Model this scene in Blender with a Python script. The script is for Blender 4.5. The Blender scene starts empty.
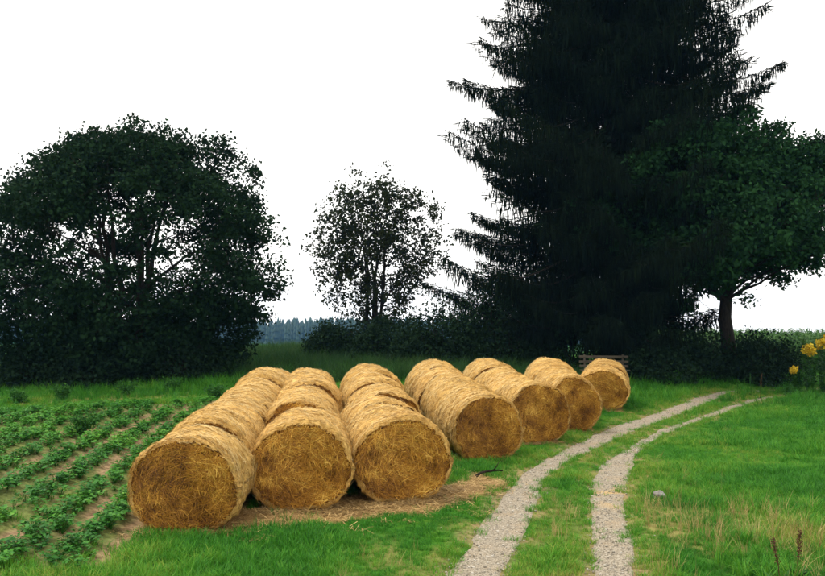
import bpy, math
import numpy as np
from mathutils import Vector, Matrix

R = math.radians
rng = np.random.default_rng(7)
sc = bpy.context.scene
COL = sc.collection

# ------------------------------------------------------------------ camera
CAM_H, PITCH, FPX = 3.0, 2.22, 800.0          # metres, degrees up, focal length in 825-wide pixels
cam_d = bpy.data.cameras.new('camera')
cam = bpy.data.objects.new('camera', cam_d); COL.objects.link(cam)
cam.location = (0, 0, CAM_H); cam.rotation_euler = (R(90 + PITCH), 0, 0)
cam_d.sensor_fit = 'HORIZONTAL'; cam_d.sensor_width = 36.0; cam_d.lens = FPX / 825.0 * 36.0
cam_d.clip_start = 0.1; cam_d.clip_end = 5000
sc.camera = cam

# ------------------------------------------------------------------ sky and sun (bright overcast)
SUN_EL, SUN_AZ = 66.0, -70.0                  # azimuth measured from +Y (view direction), negative = left
w = bpy.data.worlds.new('World'); sc.world = w; w.use_nodes = True
nt = w.node_tree; nt.nodes.clear()
out = nt.nodes.new('ShaderNodeOutputWorld')
bg = nt.nodes.new('ShaderNodeBackground'); bg.inputs['Strength'].default_value = 0.12
sky = nt.nodes.new('ShaderNodeTexSky'); sky.sky_type = 'NISHITA'; sky.sun_disc = False
sky.sun_elevation = R(SUN_EL); sky.sun_rotation = R(SUN_AZ); sky.dust_density = 4.0
tc = nt.nodes.new('ShaderNodeTexCoord')
mp = nt.nodes.new('ShaderNodeMapping'); mp.inputs['Scale'].default_value = (1, 1, 3.0)
nz = nt.nodes.new('ShaderNodeTexNoise'); nz.inputs['Scale'].default_value = 1.6; nz.inputs['Detail'].default_value = 5
cr = nt.nodes.new('ShaderNodeValToRGB')
cr.color_ramp.elements[0].position = 0.3; cr.color_ramp.elements[0].color = (8.9, 8.65, 8.2, 1)
cr.color_ramp.elements[1].position = 0.7; cr.color_ramp.elements[1].color = (9.9, 9.75, 9.3, 1)
mx = nt.nodes.new('ShaderNodeMix'); mx.data_type = 'RGBA'; mx.inputs[0].default_value = 0.93   # cloud deck over the blue
nt.links.new(tc.outputs['Generated'], mp.inputs['Vector']); nt.links.new(mp.outputs[0], nz.inputs['Vector'])
nt.links.new(nz.outputs['Fac'], cr.inputs['Fac'])
nt.links.new(sky.outputs[0], mx.inputs[6]); nt.links.new(cr.outputs[0], mx.inputs[7])
nt.links.new(mx.outputs[2], bg.inputs['Color']); nt.links.new(bg.outputs[0], out.inputs['Surface'])

sun_d = bpy.data.lights.new('sun', 'SUN'); sun_d.energy = 1.5; sun_d.angle = R(20); sun_d.color = (1.0, 0.95, 0.86)
sun = bpy.data.objects.new('sun', sun_d); COL.objects.link(sun)
sd = Vector((math.sin(R(SUN_AZ)) * math.cos(R(SUN_EL)), math.cos(R(SUN_AZ)) * math.cos(R(SUN_EL)), math.sin(R(SUN_EL))))
sun.rotation_euler = sd.to_track_quat('Z', 'Y').to_euler(); sun.location = (-20, 20, 40)

vs = sc.view_settings
vs.view_transform = 'Standard'; vs.look = 'None'; vs.exposure = 0.72; vs.gamma = 1.0
try: vs.use_curve_mapping = False
except Exception: pass
sc.cycles.max_bounces = 6; sc.cycles.diffuse_bounces = 3; sc.cycles.transparent_max_bounces = 4
sc.cycles.volume_bounces = 0; sc.cycles.use_denoising = True; sc.cycles.denoising_prefilter = 'NONE'; sc.cycles.use_adaptive_sampling = False

# ------------------------------------------------------------------ helpers
def link(o):
    COL.objects.link(o); return o

def tag(o, label=None, cat=None, group=None, kind=None):
    if label: o['label'] = label
    if cat: o['category'] = cat
    if group: o['group'] = group
    if kind: o['kind'] = kind
    return o

def empty(name, loc, rz=0.0):
    o = bpy.data.objects.new(name, None); o.empty_display_size = 0.2
    o.location = loc; o.rotation_euler = (0, 0, rz)
    return link(o)

def mesh(name, verts, faces, mat=None, smooth=False, attrs=None, uv=None):
    """faces: (n,k) int array or a list of such arrays; attrs: {name: per-vertex floats}"""
    verts = np.asarray(verts, dtype=np.float32).reshape(-1, 3)
    if not isinstance(faces, (list, tuple)): faces = [faces]
    faces = [np.asarray(f, dtype=np.int32) for f in faces if len(f)]
    me = bpy.data.meshes.new(name)
    me.vertices.add(len(verts)); me.vertices.foreach_set('co', verts.ravel())
    if faces:
        loops = np.concatenate([f.ravel() for f in faces])
        tot = np.concatenate([np.full(len(f), f.shape[1], dtype=np.int32) for f in faces])
        start = np.concatenate([[0], np.cumsum(tot)[:-1]]).astype(np.int32)
        me.loops.add(len(loops)); me.loops.foreach_set('vertex_index', loops)
        me.polygons.add(len(tot)); me.polygons.foreach_set('loop_start', start)
        if smooth: me.polygons.foreach_set('use_smooth', np.ones(len(tot), dtype=bool))
        if uv is not None:
            l = me.uv_layers.new(name='UVMap')
            l.data.foreach_set('uv', np.asarray(uv, dtype=np.float32)[loops].ravel())
    for k, v in (attrs or {}).items():
        a = me.attributes.new(k, 'FLOAT', 'POINT'); a.data.foreach_set('value', np.asarray(v, dtype=np.float32))
    if mat: me.materials.append(mat)
    me.update(calc_edges=True)
    return me

def obj(name, me, parent=None, **kw):
    o = bpy.data.objects.new(name, me); link(o)
    if parent: o.parent = parent
    return tag(o, **kw)

class MB:
    """collects shapes into one mesh"""
    def __init__(s): s.v = []; s.q = []; s.t = []; s.n = 0; s.a = []
    def add(s, v, q=None, t=None, a=None):
        v = np.asarray(v, dtype=np.float32).reshape(-1, 3)
        if q is not None and len(q): s.q.append(np.asarray(q, dtype=np.int32) + s.n)
        if t is not None and len(t): s.t.append(np.asarray(t, dtype=np.int32) + s.n)
        s.v.append(v); s.n += len(v)
        s.a.append(np.full(len(v), 0.5, np.float32) if a is None else np.broadcast_to(np.asarray(a, np.float32), (len(v),)))
    def tube(s, pts, rad, k=6, a=None, cap=True):
        pts = np.asarray(pts, float); rad = np.broadcast_to(np.asarray(rad, float), (len(pts),))
        T = np.gradient(pts, axis=0); T /= np.linalg.norm(T, axis=1, keepdims=True) + 1e-9
        ref = np.array([0.0, 0, 1.0]) if abs(T[:, 2]).mean() < 0.8 else np.array([1.0, 0, 0])
        A = np.cross(T, ref); A /= np.linalg.norm(A, axis=1, keepdims=True) + 1e-9
        B = np.cross(T, A)
        th = np.linspace(0, 2 * math.pi, k, endpoint=False)
        ring = pts[:, None, :] + rad[:, None, None] * (np.cos(th)[None, :, None] * A[:, None, :] + np.sin(th)[None, :, None] * B[:, None, :])
        n = len(pts); i = np.arange(n - 1)[:, None]; j = np.arange(k)[None, :]; j2 = (j + 1) % k
        q = np.stack([i * k + j, i * k + j2, (i + 1) * k + j2, (i + 1) * k + j], -1).reshape(-1, 4)
        v = ring.reshape(-1, 3); t = None
        if cap:
            v = np.vstack([v, pts[-1:], pts[:1]]); m = n * k
            jj = np.arange(k)
            t = np.vstack([np.stack([(n - 1) * k + jj, (n - 1) * k + (jj + 1) % k, np.full(k, m)], -1),
                           np.stack([(jj + 1) % k, jj, np.full(k, m + 1)], -1)])
        s.add(v, q, t, a)
    def box(s, c, d, bev=0.006, rot=None, a=None):
        """box with chamfered long edges"""
        c = np.asarray(c, float); h = np.asarray(d, float) / 2; b = min(bev, h.min() * 0.5)
        V = []
        for sx in (-1, 1):
            for (yy, zz) in ((-h[1] + b, -h[2]), (h[1] - b, -h[2]), (h[1], -h[2] + b), (h[1], h[2] - b), (h[1] - b, h[2]), (-h[1] + b, h[2]), (-h[1], h[2] - b), (-h[1], -h[2] + b)):
                V.append((sx * h[0], yy, zz))
        V = np.array(V)
        if rot is not None: V = V @ np.array(rot).T
        j = np.arange(8); q = np.stack([j, j + 8, (j + 1) % 8 + 8, (j + 1) % 8], -1)
        e = []
        for o_ in (0, 8):
            e += [[o_, o_ + 1, o_ + 2, o_ + 3], [o_, o_ + 3, o_ + 4, o_ + 7], [o_ + 4, o_ + 5, o_ + 6, o_ + 7]]
        s.add(V + c, np.vstack([q, e]), None, a)
    def leaves(s, P, A, Bv, L, W, a=None, fold=0.0):
        """rhombic leaves: base P, axis A, side B"""
        n = len(P); L = np.broadcast_to(L, (n,))[:, None]; W = np.broadcast_to(W, (n,))[:, None]
        N = np.cross(A, Bv)
        v = np.stack([P, P + A * L * 0.45 + Bv * W * 0.5 + N * W * fold, P + A * L, P + A * L * 0.45 - Bv * W * 0.5 + N * W * fold], 1).reshape(-1, 3)
        q = np.arange(n * 4).reshape(n, 4)
        s.add(v, q, None, None if a is None else np.repeat(a, 4))
    def mesh(s, name, mat, smooth=False):
        f = []
        if s.q: f.append(np.vstack(s.q))
        if s.t: f.append(np.vstack(s.t))
        return mesh(name, np.vstack(s.v), f, mat, smooth, {'tint': np.concatenate(s.a)})

def unit(v): return v / (np.linalg.norm(v, axis=-1, keepdims=True) + 1e-9)
def rdir(n, g=rng): return unit(g.normal(size=(n, 3)))
def perp(A, g=rng): return unit(np.cross(A, rdir(len(A), g)))
def sstep(a, b, x):
    t = np.clip((x - a) / (b - a), 0, 1); return t * t * (3 - 2 * t)

def vnoise(x, y, seed=0):
    """value noise in 0..1"""
    x = np.asarray(x, float); y = np.asarray(y, float)
    xi = np.floor(x).astype(np.int64); yi = np.floor(y).astype(np.int64); fx = x - xi; fy = y - yi
    def h(i, j):
        n = (i * 374761393 + j * 668265263 + seed * 982451653) & 0x7fffffff
        n = ((n ^ (n >> 13)) * 1274126177) & 0x7fffffff
        return ((n ^ (n >> 16)) & 0xffff) / 65535.0
    u = fx * fx * (3 - 2 * fx); v = fy * fy * (3 - 2 * fy)
    return (h(xi, yi) * (1 - u) + h(xi + 1, yi) * u) * (1 - v) + (h(xi, yi + 1) * (1 - u) + h(xi + 1, yi + 1) * u) * v
def fbm(x, y, seed=0, o=3):
    s = 0; a = 0.5; t = 0
    for k in range(o):
        s = s + a * vnoise(x * 2 ** k, y * 2 ** k, seed + k); t += a; a *= 0.5
    return s / t

# ------------------------------------------------------------------ terrain height
CP = np.array([(-14, 4, 0), (0, 3, 0), (14, 4, .1), (-9, 12, -.02), (-3.2, 11.4, 0), (-1.74, 12.6, 0), (-.16, 13.3, 0), (1.6, 17.1, 0), (3.04, 19.5, 0),
    (4.25, 21.4, 0), (6.1, 26, 0), (2, 9, 0), (3, 14, 0), (6, 20, 0), (10, 28, 0), (14, 33, .03), (22, 37, .1), (8, 12, .1), (12, 18, .16), (16, 26, .12), (24, 34, .2),
    (-4.0, 22, .25), (-2.9, 23, .35), (-1.3, 22.5, .40), (.4, 23.2, .42), (2.3, 23.8, .40), (4.6, 26, .33), (6.9, 28.5, .18), (8, 33, .45), (12, 34, .25),
    (-14, 20, .08), (-10, 26, .25), (-13, 33, .25), (-6, 33, .55), (-8, 45, .95), (-20, 46, .1), (-26, 30, -.3), (0, 45, .95), (2, 35, .7), (16, 44, .3),
    (28, 50, .4), (0, 60, .8), (-12, 60, .5), (-34, 70, -2), (0, 95, -1.6), (34, 75, -.6), (60, 40, .5), (-60, 30, -1.5), (-60, 90, -4), (60, 95, -2), (40, 0, 0), (-40, 0, -.3), (0, -40, 0)], float)
def _U(r2): return np.where(r2 > 0, r2 * np.log(r2 + 1e-12), 0)
_n = len(CP); _K = _U(((CP[:, None, :2] - CP[None, :, :2]) ** 2).sum(-1)) + np.eye(_n) * 6.0
_Pm = np.hstack([np.ones((_n, 1)), CP[:, :2]])
_sol = np.linalg.solve(np.block([[_K, _Pm], [_Pm.T, np.zeros((3, 3))]]), np.concatenate([CP[:, 2], np.zeros(3)]))
def base_h(x, y):
    x = np.asarray(x, float); y = np.asarray(y, float); sh = x.shape
    X = np.clip(x.ravel(), -60, 60); Y = np.clip(y.ravel(), -40, 95)
    z = _sol[_n] + _sol[_n + 1] * X + _sol[_n + 2] * Y
    for i in range(_n): z = z + _sol[i] * _U((X - CP[i, 0]) ** 2 + (Y - CP[i, 1]) ** 2)
    d = np.hypot(x.ravel(), y.ravel()); wgt = sstep(70, 330, d)
    return (z * (1 - wgt) + (-18.0 + 3.0 * sstep(560, 900, d)) * wgt).reshape(sh)

# crop rows: direction and the strip they fill
ROWDIR = np.array([math.sin(R(-5.5)), math.cos(R(-5.5))]); ROWN = np.array([ROWDIR[1], -ROWDIR[0]])
ROW_O = np.array([-3.95, 11.0]); ROW_SP = 0.80
def row_uv(x, y):
    dx = x - ROW_O[0]; dy = y - ROW_O[1]
    return dx * ROWN[0] + dy * ROWN[1], dx * ROWDIR[0] + dy * ROWDIR[1]     # u across (negative = left), v along
def crop_mask(x, y):
    u, v = row_uv(x, y)
    e = (fbm(x * .7, y * .7, 11) - .5) * 1.2
    near = sstep(-0.6, 0.6, v + 1.2 + e + np.clip(-u - 1, 0, 20) * .12)
    return near * sstep(15.6, 14.6, v + e + np.clip(-u, 0, 20) * .12) * sstep(0.35, 0.0, u + e * .3)
def soil_mask(x, y):
    """furrows between crop rows"""
    u, v = row_uv(x, y)
    f = 1 - np.abs(((u + (fbm(v * .5, u * .2, 5) - .5) * .22) / ROW_SP) % 1 - .5) * 2          # 1 on the row, 0 in the furrow
    return crop_mask(x, y) * np.maximum(sstep(.66, .30, f) * sstep(.30, .44, fbm(x * .55 + 3, y * .55, 8)), .35)

def ground_h(x, y, micro=True):
    z = base_h(x, y)
    if micro:
        x = np.asarray(x, float); y = np.asarray(y, float)
        near = sstep(60, 36, y)
        z = z + near * ((fbm(x * .8, y * .8, 3) - .5) * .07 + (fbm(x * 3.1, y * 3.1, 9) - .5) * .035)
        u, v = row_uv(x, y)
        z = z + crop_mask(x, y) * .05 * np.cos(2 * math.pi * (u / ROW_SP - .5))
        z = z - .035 * track_mask(x, y)
    return z

def G(px, py, z=0.0):
    """ground point at height z behind a pixel of the 825x576 picture"""
    a = R(PITCH); dx = px - 412.5; dy = -(py - 288.0)
    d = np.array([dx, FPX * math.cos(a) - dy * math.sin(a), FPX * math.sin(a) + dy * math.cos(a)])
    t = (z - CAM_H) / d[2]; return d[0] * t, d[1] * t

# wheel ruts of the track: edge points read off the photograph, put on the ground
RUT_A = [[(440, 574), (508, 574)], [(469, 542), (522, 536)], [(494, 498), (544, 500)], [(518, 475.5), (549, 475)], [(552.5, 453), (577, 456)], [(592, 439), (616, 433)], [(641, 419), (665.5, 414)], [(695, 402), (712, 400)], [(734, 392.5), (742, 393.5)]]
RUT_B = [[(582, 574), (648, 574)], [(589, 542), (636, 542)], [(587, 510), (631, 510)], [(588, 488), (629, 488)], [(599, 468), (632, 462)], [(626, 448.5), (641, 448)], [(656, 431), (665, 432)], [(695, 416), (702, 418)]]
def rut_line(R_):
    E = np.array([[G(*a), G(*b)] for a, b in R_])
    c = E.mean(1); wd = np.abs(np.linalg.norm(E[:, 1] - E[:, 0], axis=1))
    d0 = c[0] - c[1]; d0 /= np.linalg.norm(d0)
    c = np.vstack([c[0] + d0 * 9, c[0] + d0 * 4, c]); wd = np.concatenate([[.75, .75], np.clip(wd, .4, .85)])
    return c, wd
def smooth_line(c, wd, n=220):
    """Catmull-Rom through the points"""
    t = np.concatenate([[0], np.cumsum(np.linalg.norm(np.diff(c, axis=0), axis=1))]); q = np.linspace(0, t[-1], n)
    m = np.gradient(c, t, axis=0); i = np.clip(np.searchsorted(t, q, 'right') - 1, 0, len(t) - 2)
    h = (t[i + 1] - t[i]); s = ((q - t[i]) / h)[:, None]; h = h[:, None]
    p = (2 * s**3 - 3 * s**2 + 1) * c[i] + (s**3 - 2 * s**2 + s) * h * m[i] + (-2 * s**3 + 3 * s**2) * c[i + 1] + (s**3 - s**2) * h * m[i + 1]
    ww = np.interp(q, t, wd); k = np.ones(9) / 9
    return p, np.convolve(np.pad(ww, 4, 'edge'), k, 'valid')
RC = []
for rr, ext in ((RUT_A, [(16.0, 33.9), (20.0, 35.0), (26, 36.5)]), (RUT_B, [(16.4, 32.4), (20.4, 33.5), (26.3, 35)])):
    c, wd = rut_line(rr); c = np.vstack([c, ext]); wd = np.concatenate([wd, [.6, .6, .6]])
    RC.append(smooth_line(c, wd))
def rut_dist(x, y):
    """signed distance outside the nearest rut edge"""
    x = np.asarray(x, float); y = np.asarray(y, float); sh = x.shape; X = np.stack([x.ravel(), y.ravel()], 1)
    best = np.full(len(X), 99.0)
    near = (X[:, 1] < 45) & (X[:, 1] > -4) & (X[:, 0] > -6)
    idx = np.nonzero(near)[0]
    for c, wd in RC:
        for b in range(0, len(idx), 20000):
            ii = idx[b:b + 20000]
            d = np.hypot(X[ii, 0][:, None] - c[None, :, 0], X[ii, 1][:, None] - c[None, :, 1])
            k = d.argmin(1); best[ii] = np.minimum(best[ii], d[np.arange(len(ii)), k] - wd[k] * .5)
    return best.reshape(sh)
def track_mask(x, y): return sstep(.12, -.12, rut_dist(x, y))

# ------------------------------------------------------------------ materials
def new_mat(name, rough=0.9, spec=0.2):
    m = bpy.data.materials.new(name); m.use_nodes = True; n = m.node_tree.nodes; b = n['Principled BSDF']
    b.inputs['Roughness'].default_value = rough; b.inputs['Specular IOR Level'].default_value = spec
    return m, m.node_tree, b
def N(t, typ, **kw):
    n = t.nodes.new(typ)
    for k, v in kw.items():
        if k in n.inputs: n.inputs[k].default_value = v
        else: setattr(n, k, v)
    return n
def ramp(t, src, stops):
    r = t.nodes.new('ShaderNodeValToRGB'); e = r.color_ramp.elements
    while len(e) < len(stops): e.new(0.5)
    for el, (p, c) in zip(e, stops): el.position = p; el.color = (*c, 1)
    t.links.new(src, r.inputs['Fac']); return r
def mixc(t, fac, a, b, mode='MIX'):
    m = t.nodes.new('ShaderNodeMix'); m.data_type = 'RGBA'; m.blend_type = mode
    for s, i in ((fac, 0), (a, 6), (b, 7)):
        if hasattr(s, 'is_linked'): t.links.new(s, m.inputs[i])
        else: m.inputs[i].default_value = s if i == 0 else (*s, 1)
    return m.outputs[2]
def bump(t, b, src, strength, dist):
    n = N(t, 'ShaderNodeBump', Strength=strength, Distance=dist); t.links.new(src, n.inputs['Height']); t.links.new(n.outputs[0], b.inputs['Normal'])

def leaf_mat(name, dark, light, inst=False, trans=0.25, rough=.65, spec=.15):
    """foliage: colour varies leaf by leaf with the 'tint' attribute"""
    m, t, b = new_mat(name, rough, spec)
    at = N(t, 'ShaderNodeAttribute', attribute_name='tint')
    src = at.outputs['Fac']
    if inst:
        ai = N(t, 'ShaderNodeAttribute', attribute_name='ptint', attribute_type='INSTANCER')
        mm = N(t, 'ShaderNodeMath', operation='MULTIPLY_ADD'); t.links.new(at.outputs['Fac'], mm.inputs[0]); mm.inputs[1].default_value = .45
        t.links.new(ai.outputs['Fac'], mm.inputs[2]); src = mm.outputs[0]
    r = ramp(t, src, [(0.0, dark), (1.0, light)] if not isinstance(light, list) else light)
    t.links.new(r.outputs[0], b.inputs['Base Color'])
    if trans:
        tr = N(t, 'ShaderNodeBsdfTranslucent'); t.links.new(r.outputs[0], tr.inputs['Color'])
        ms = N(t, 'ShaderNodeMixShader', Fac=trans); ms.inputs[0].default_value = trans
        o = t.nodes['Material Output']
        t.links.new(b.outputs[0], ms.inputs[1]); t.links.new(tr.outputs[0], ms.inputs[2]); t.links.new(ms.outputs[0], o.inputs['Surface'])
    return m

def bark_mat(name, c1, c2):
    m, t, b = new_mat(name, .95, .1)
    tcn = N(t, 'ShaderNodeTexCoord'); mpn = N(t, 'ShaderNodeMapping'); mpn.inputs['Scale'].default_value = (9, 9, 2)
    t.links.new(tcn.outputs['Object'], mpn.inputs['Vector'])
    nn = N(t, 'ShaderNodeTexNoise', Scale=2.0, Detail=6.0); t.links.new(mpn.outputs[0], nn.inputs['Vector'])
    r = ramp(t, nn.outputs['Fac'], [(.3, c1), (.7, c2)]); t.links.new(r.outputs[0], b.inputs['Base Color']); bump(t, b, nn.outputs['Fac'], .8, .03)
    return m

M = {}
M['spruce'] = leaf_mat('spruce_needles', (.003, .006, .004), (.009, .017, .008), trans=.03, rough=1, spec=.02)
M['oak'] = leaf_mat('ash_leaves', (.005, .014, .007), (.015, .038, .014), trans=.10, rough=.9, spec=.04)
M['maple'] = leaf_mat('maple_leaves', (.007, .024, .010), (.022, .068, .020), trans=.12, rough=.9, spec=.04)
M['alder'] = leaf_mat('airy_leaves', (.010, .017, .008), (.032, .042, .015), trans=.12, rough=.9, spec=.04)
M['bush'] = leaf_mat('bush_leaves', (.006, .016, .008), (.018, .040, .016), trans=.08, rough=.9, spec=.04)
M['bark'] = bark_mat('bark', (.012, .010, .007), (.034, .027, .020))
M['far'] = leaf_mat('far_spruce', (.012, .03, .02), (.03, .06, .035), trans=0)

# ground: grass thatch, furrow soil, straw litter, by masks measured on the ground
def ground_mat():
    m, t, b = new_mat('ground', .97, .05)
    pos = N(t, 'ShaderNodeNewGeometry').outputs['Position']
    n1 = N(t, 'ShaderNodeTexNoise', Scale=.9, Detail=6.0); n2 = N(t, 'ShaderNodeTexNoise', Scale=14.0, Detail=5.0); n3 = N(t, 'ShaderNodeTexNoise', Scale=70.0, Detail=3.0)
    for n in (n1, n2, n3): t.links.new(pos, n.inputs['Vector'])
    g = ramp(t, n1.outputs['Fac'], [(.3, (.022, .10, .010)), (.55, (.04, .14, .012)), (.75, (.09, .17, .02))])
    g2 = mixc(t, 1.0, g.outputs[0], ramp(t, n2.outputs['Fac'], [(.3, (.55, .55, .5)), (.7, (1.2, 1.2, 1.1))]).outputs[0], 'MULTIPLY')
    s = ramp(t, n2.outputs['Fac'], [(.25, (.13, .085, .045)), (.5, (.27, .18, .10)), (.75, (.38, .26, .145))])
    st = ramp(t, n3.outputs['Fac'], [(.3, (.13, .075, .028)), (.5, (.27, .165, .062)), (.7, (.42, .28, .11))])
    a1 = N(t, 'ShaderNodeAttribute', attribute_name='soil').outputs['Fac']; a2 = N(t, 'ShaderNodeAttribute', attribute_name='straw').outputs['Fac']; a3 = N(t, 'ShaderNodeAttribute', attribute_name='dry').outputs['Fac']
    dry = ramp(t, n2.outputs['Fac'], [(.3, (.16, .13, .04)), (.7, (.30, .25, .09))])
    c = mixc(t, a3, g2, dry.outputs[0]); c = mixc(t, a1, c, s.outputs[0]); c = mixc(t, a2, c, st.outputs[0])
    t.links.new(c, b.inputs['Base Color']); bump(t, b, n3.outputs['Fac'], .7, .02)
    return m
M['ground'] = ground_mat()

def gravel_mat():
    m, t, b = new_mat('gravel', .95, .1)
    pos = N(t, 'ShaderNodeNewGeometry').outputs['Position']
    v = N(t, 'ShaderNodeTexVoronoi', Scale=62.0); n = N(t, 'ShaderNodeTexNoise', Scale=2.2, Detail=6.0); n2 = N(t, 'ShaderNodeTexNoise', Scale=45.0, Detail=4.0)
    for q in (v, n, n2): t.links.new(pos, q.inputs['Vector'])
    c1 = ramp(t, v.outputs['Color'], [(.1, (.18, .148, .105)), (.5, (.295, .25, .185)), (.9, (.44, .385, .305))])
    c2 = mixc(t, ramp(t, n.outputs['Fac'], [(.5, (0, 0, 0)), (.72, (.6, .6, .6))]).outputs[0], c1.outputs[0], (.34, .25, .15))
    c3 = mixc(t, 1.0, c2, ramp(t, n2.outputs['Fac'], [(.3, (.65, .65, .65)), (.7, (1.15, 1.15, 1.15))]).outputs[0], 'MULTIPLY')
    a = N(t, 'ShaderNodeAttribute', attribute_name='tint').outputs['Fac']
    c4 = mixc(t, a, c3, (.46, .30, .12))
    t.links.new(c4, b.inputs['Base Color']); bump(t, b, v.outputs['Distance'], .6, .015)
    return m
M['gravel'] = gravel_mat()
m, t, b = new_mat('pebble', .9, .2)
ai = N(t, 'ShaderNodeAttribute', attribute_name='ptint', attribute_type='INSTANCER')
t.links.new(ramp(t, ai.outputs['Fac'], [(0, (.17, .145, .11)), (.6, (.28, .25, .20)), (1, (.46, .42, .36))]).outputs[0], b.inputs['Base Color']); M['pebble'] = m

def straw_side():
    m, t, b = new_mat('straw_side', .8, .2)
    uv = N(t, 'ShaderNodeUVMap').outputs[0]
    oi = N(t, 'ShaderNodeObjectInfo')
    def nz(sx, sy, detail, scale=1.0):
        mpn = N(t, 'ShaderNodeMapping'); mpn.inputs['Scale'].default_value = (sx, sy, 1); t.links.new(uv, mpn.inputs['Vector'])
        cb = N(t, 'ShaderNodeCombineXYZ'); t.links.new(oi.outputs['Random'], cb.inputs[0]); t.links.new(oi.outputs['Random'], cb.inputs[1])
        sc_ = N(t, 'ShaderNodeVectorMath', operation='MULTIPLY_ADD'); t.links.new(cb.outputs[0], sc_.inputs[0]); sc_.inputs[1].default_value = (57, 31, 0); t.links.new(mpn.outputs[0], sc_.inputs[2])
        n = N(t, 'ShaderNodeTexNoise', Scale=scale, Detail=detail, Roughness=.65, Distortion=.6); t.links.new(sc_.outputs[0], n.inputs['Vector']); return n.outputs['Fac']
    f1 = nz(7, 55, 5); f2 = nz(2.0, 2.6, 3); f3 = nz(.5, 9, 2)
    c = ramp(t, f1, [(.30, (.19, .10, .024)), (.43, (.50, .31, .09)), (.58, (.72, .49, .17)), (.75, (.82, .62, .28))])
    c2 = mixc(t, 1.0, c.outputs[0], ramp(t, f2, [(.3, (.72, .64, .50)), (.6, (1.05, 1.0, .95))]).outputs[0], 'MULTIPLY')
    c3 = mixc(t, 1.0, c2, ramp(t, f3, [(.30, (.66, .58, .48)), (.48, (1, 1, 1))]).outputs[0], 'MULTIPLY')
    v = ramp(t, oi.outputs['Random'], [(0, (.88, .86, .80)), (1, (1.06, 1.03, 1.0))])
    c4 = mixc(t, 1.0, c3, v.outputs[0], 'MULTIPLY')
    t.links.new(c4, b.inputs['Base Color']); bump(t, b, f1, 1.0, .03)
    return m
M['straw_side'] = straw_side()
def straw_face():
    m, t, b = new_mat('straw_face', .85, .15)
    uv = N(t, 'ShaderNodeUVMap').outputs[0]
    n0 = N(t, 'ShaderNodeTexNoise', Scale=4.0, Detail=3.0); tcn = N(t, 'ShaderNodeTexCoord'); t.links.new(tcn.outputs['Object'], n0.inputs['Vector'])
    wv = N(t, 'ShaderNodeVectorMath', operation='MULTIPLY_ADD'); t.links.new(n0.outputs['Color'], wv.inputs[0]); wv.inputs[1].default_value = (.25, .25, 0); t.links.new(uv, wv.inputs[2])
    mpn = N(t, 'ShaderNodeMapping'); mpn.inputs['Scale'].default_value = (9, 60, 1); t.links.new(wv.outputs[0], mpn.inputs['Vector'])
    n1 = N(t, 'ShaderNodeTexNoise', Scale=1.0, Detail=5.0, Roughness=.7); t.links.new(mpn.outputs[0], n1.inputs['Vector'])
    n2 = N(t, 'ShaderNodeTexNoise', Scale=3.0, Detail=3.0); t.links.new(tcn.outputs['Object'], n2.inputs['Vector'])
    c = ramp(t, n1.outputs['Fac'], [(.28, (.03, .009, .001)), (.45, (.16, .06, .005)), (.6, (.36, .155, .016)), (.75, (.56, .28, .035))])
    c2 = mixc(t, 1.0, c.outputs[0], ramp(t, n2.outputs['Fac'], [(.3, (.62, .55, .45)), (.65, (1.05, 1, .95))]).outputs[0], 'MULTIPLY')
    t.links.new(c2, b.inputs['Base Color']); bump(t, b, n1.outputs['Fac'], 1.0, .05)
    return m
M['straw_face'] = straw_face()
def strand_mat(name, stops):
    m, t, b = new_mat(name, .6, .3)
    a = N(t, 'ShaderNodeAttribute', attribute_name='tint').outputs['Fac']
    t.links.new(ramp(t, a, stops).outputs[0], b.inputs['Base Color']); return m
M['strand_face'] = strand_mat('straw_strand_face', [(0, (.06, .018, .002)), (.45, (.33, .135, .010)), (.8, (.60, .30, .035)), (1, (.80, .50, .10))])
M['strand_litter'] = strand_mat('straw_litter', [(0, (.16, .085, .025)), (.5, (.34, .21, .075)), (1, (.60, .42, .18))])
M['strand_side'] = strand_mat('straw_strand_side', [(0, (.20, .10, .022)), (.5, (.64, .43, .14)), (1, (.86, .68, .33))])

# ------------------------------------------------------------------ ground sheet
def axis(a, b, step, lo, hi):
    mid = np.arange(a, b + step / 2, step); L = []; s = step; x = a
    while x > lo: s *= 1.22; x -= s; L.append(x)
    H = []; s = step; x = b
    while x < hi: s *= 1.22; x += s; H.append(x)
    return np.concatenate([L[::-1], mid, H])
BALES = []      # (x, y, yaw, length) filled by the row table below
ROWS = [  # front centre x,y ; list of (yaw degrees, n) runs ; sideways shift between runs
    dict(p=(-3.22, 11.40), runs=[(-2.5, 1, 0.0), (-4.5, 3, 0.03), (-4.0, 5, -.04)]),
    dict(p=(-1.76, 12.65), runs=[(-4.0, 2, 0.0), (-5.5, 2, -.20), (-6.5, 4, .05)]),
    dict(p=(-.16, 13.30), runs=[(-9.5, 3, 0.0), (-7.0, 4, .24)]),
    dict(p=(1.62, 17.15), runs=[(-13.0, 2, 0.0), (-9.5, 3, .08)]),
    dict(p=(3.05, 19.55), runs=[(-11.0, 2, 0.0), (-8.0, 2, .06)]),
    dict(p=(4.27, 21.45), runs=[(-2.0, 1, 0.0), (3.0, 3, -.02)]),
    dict(p=(6.15, 26.05), runs=[(15.0, 2, 0.0)]),
]
BL = 1.2
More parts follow.
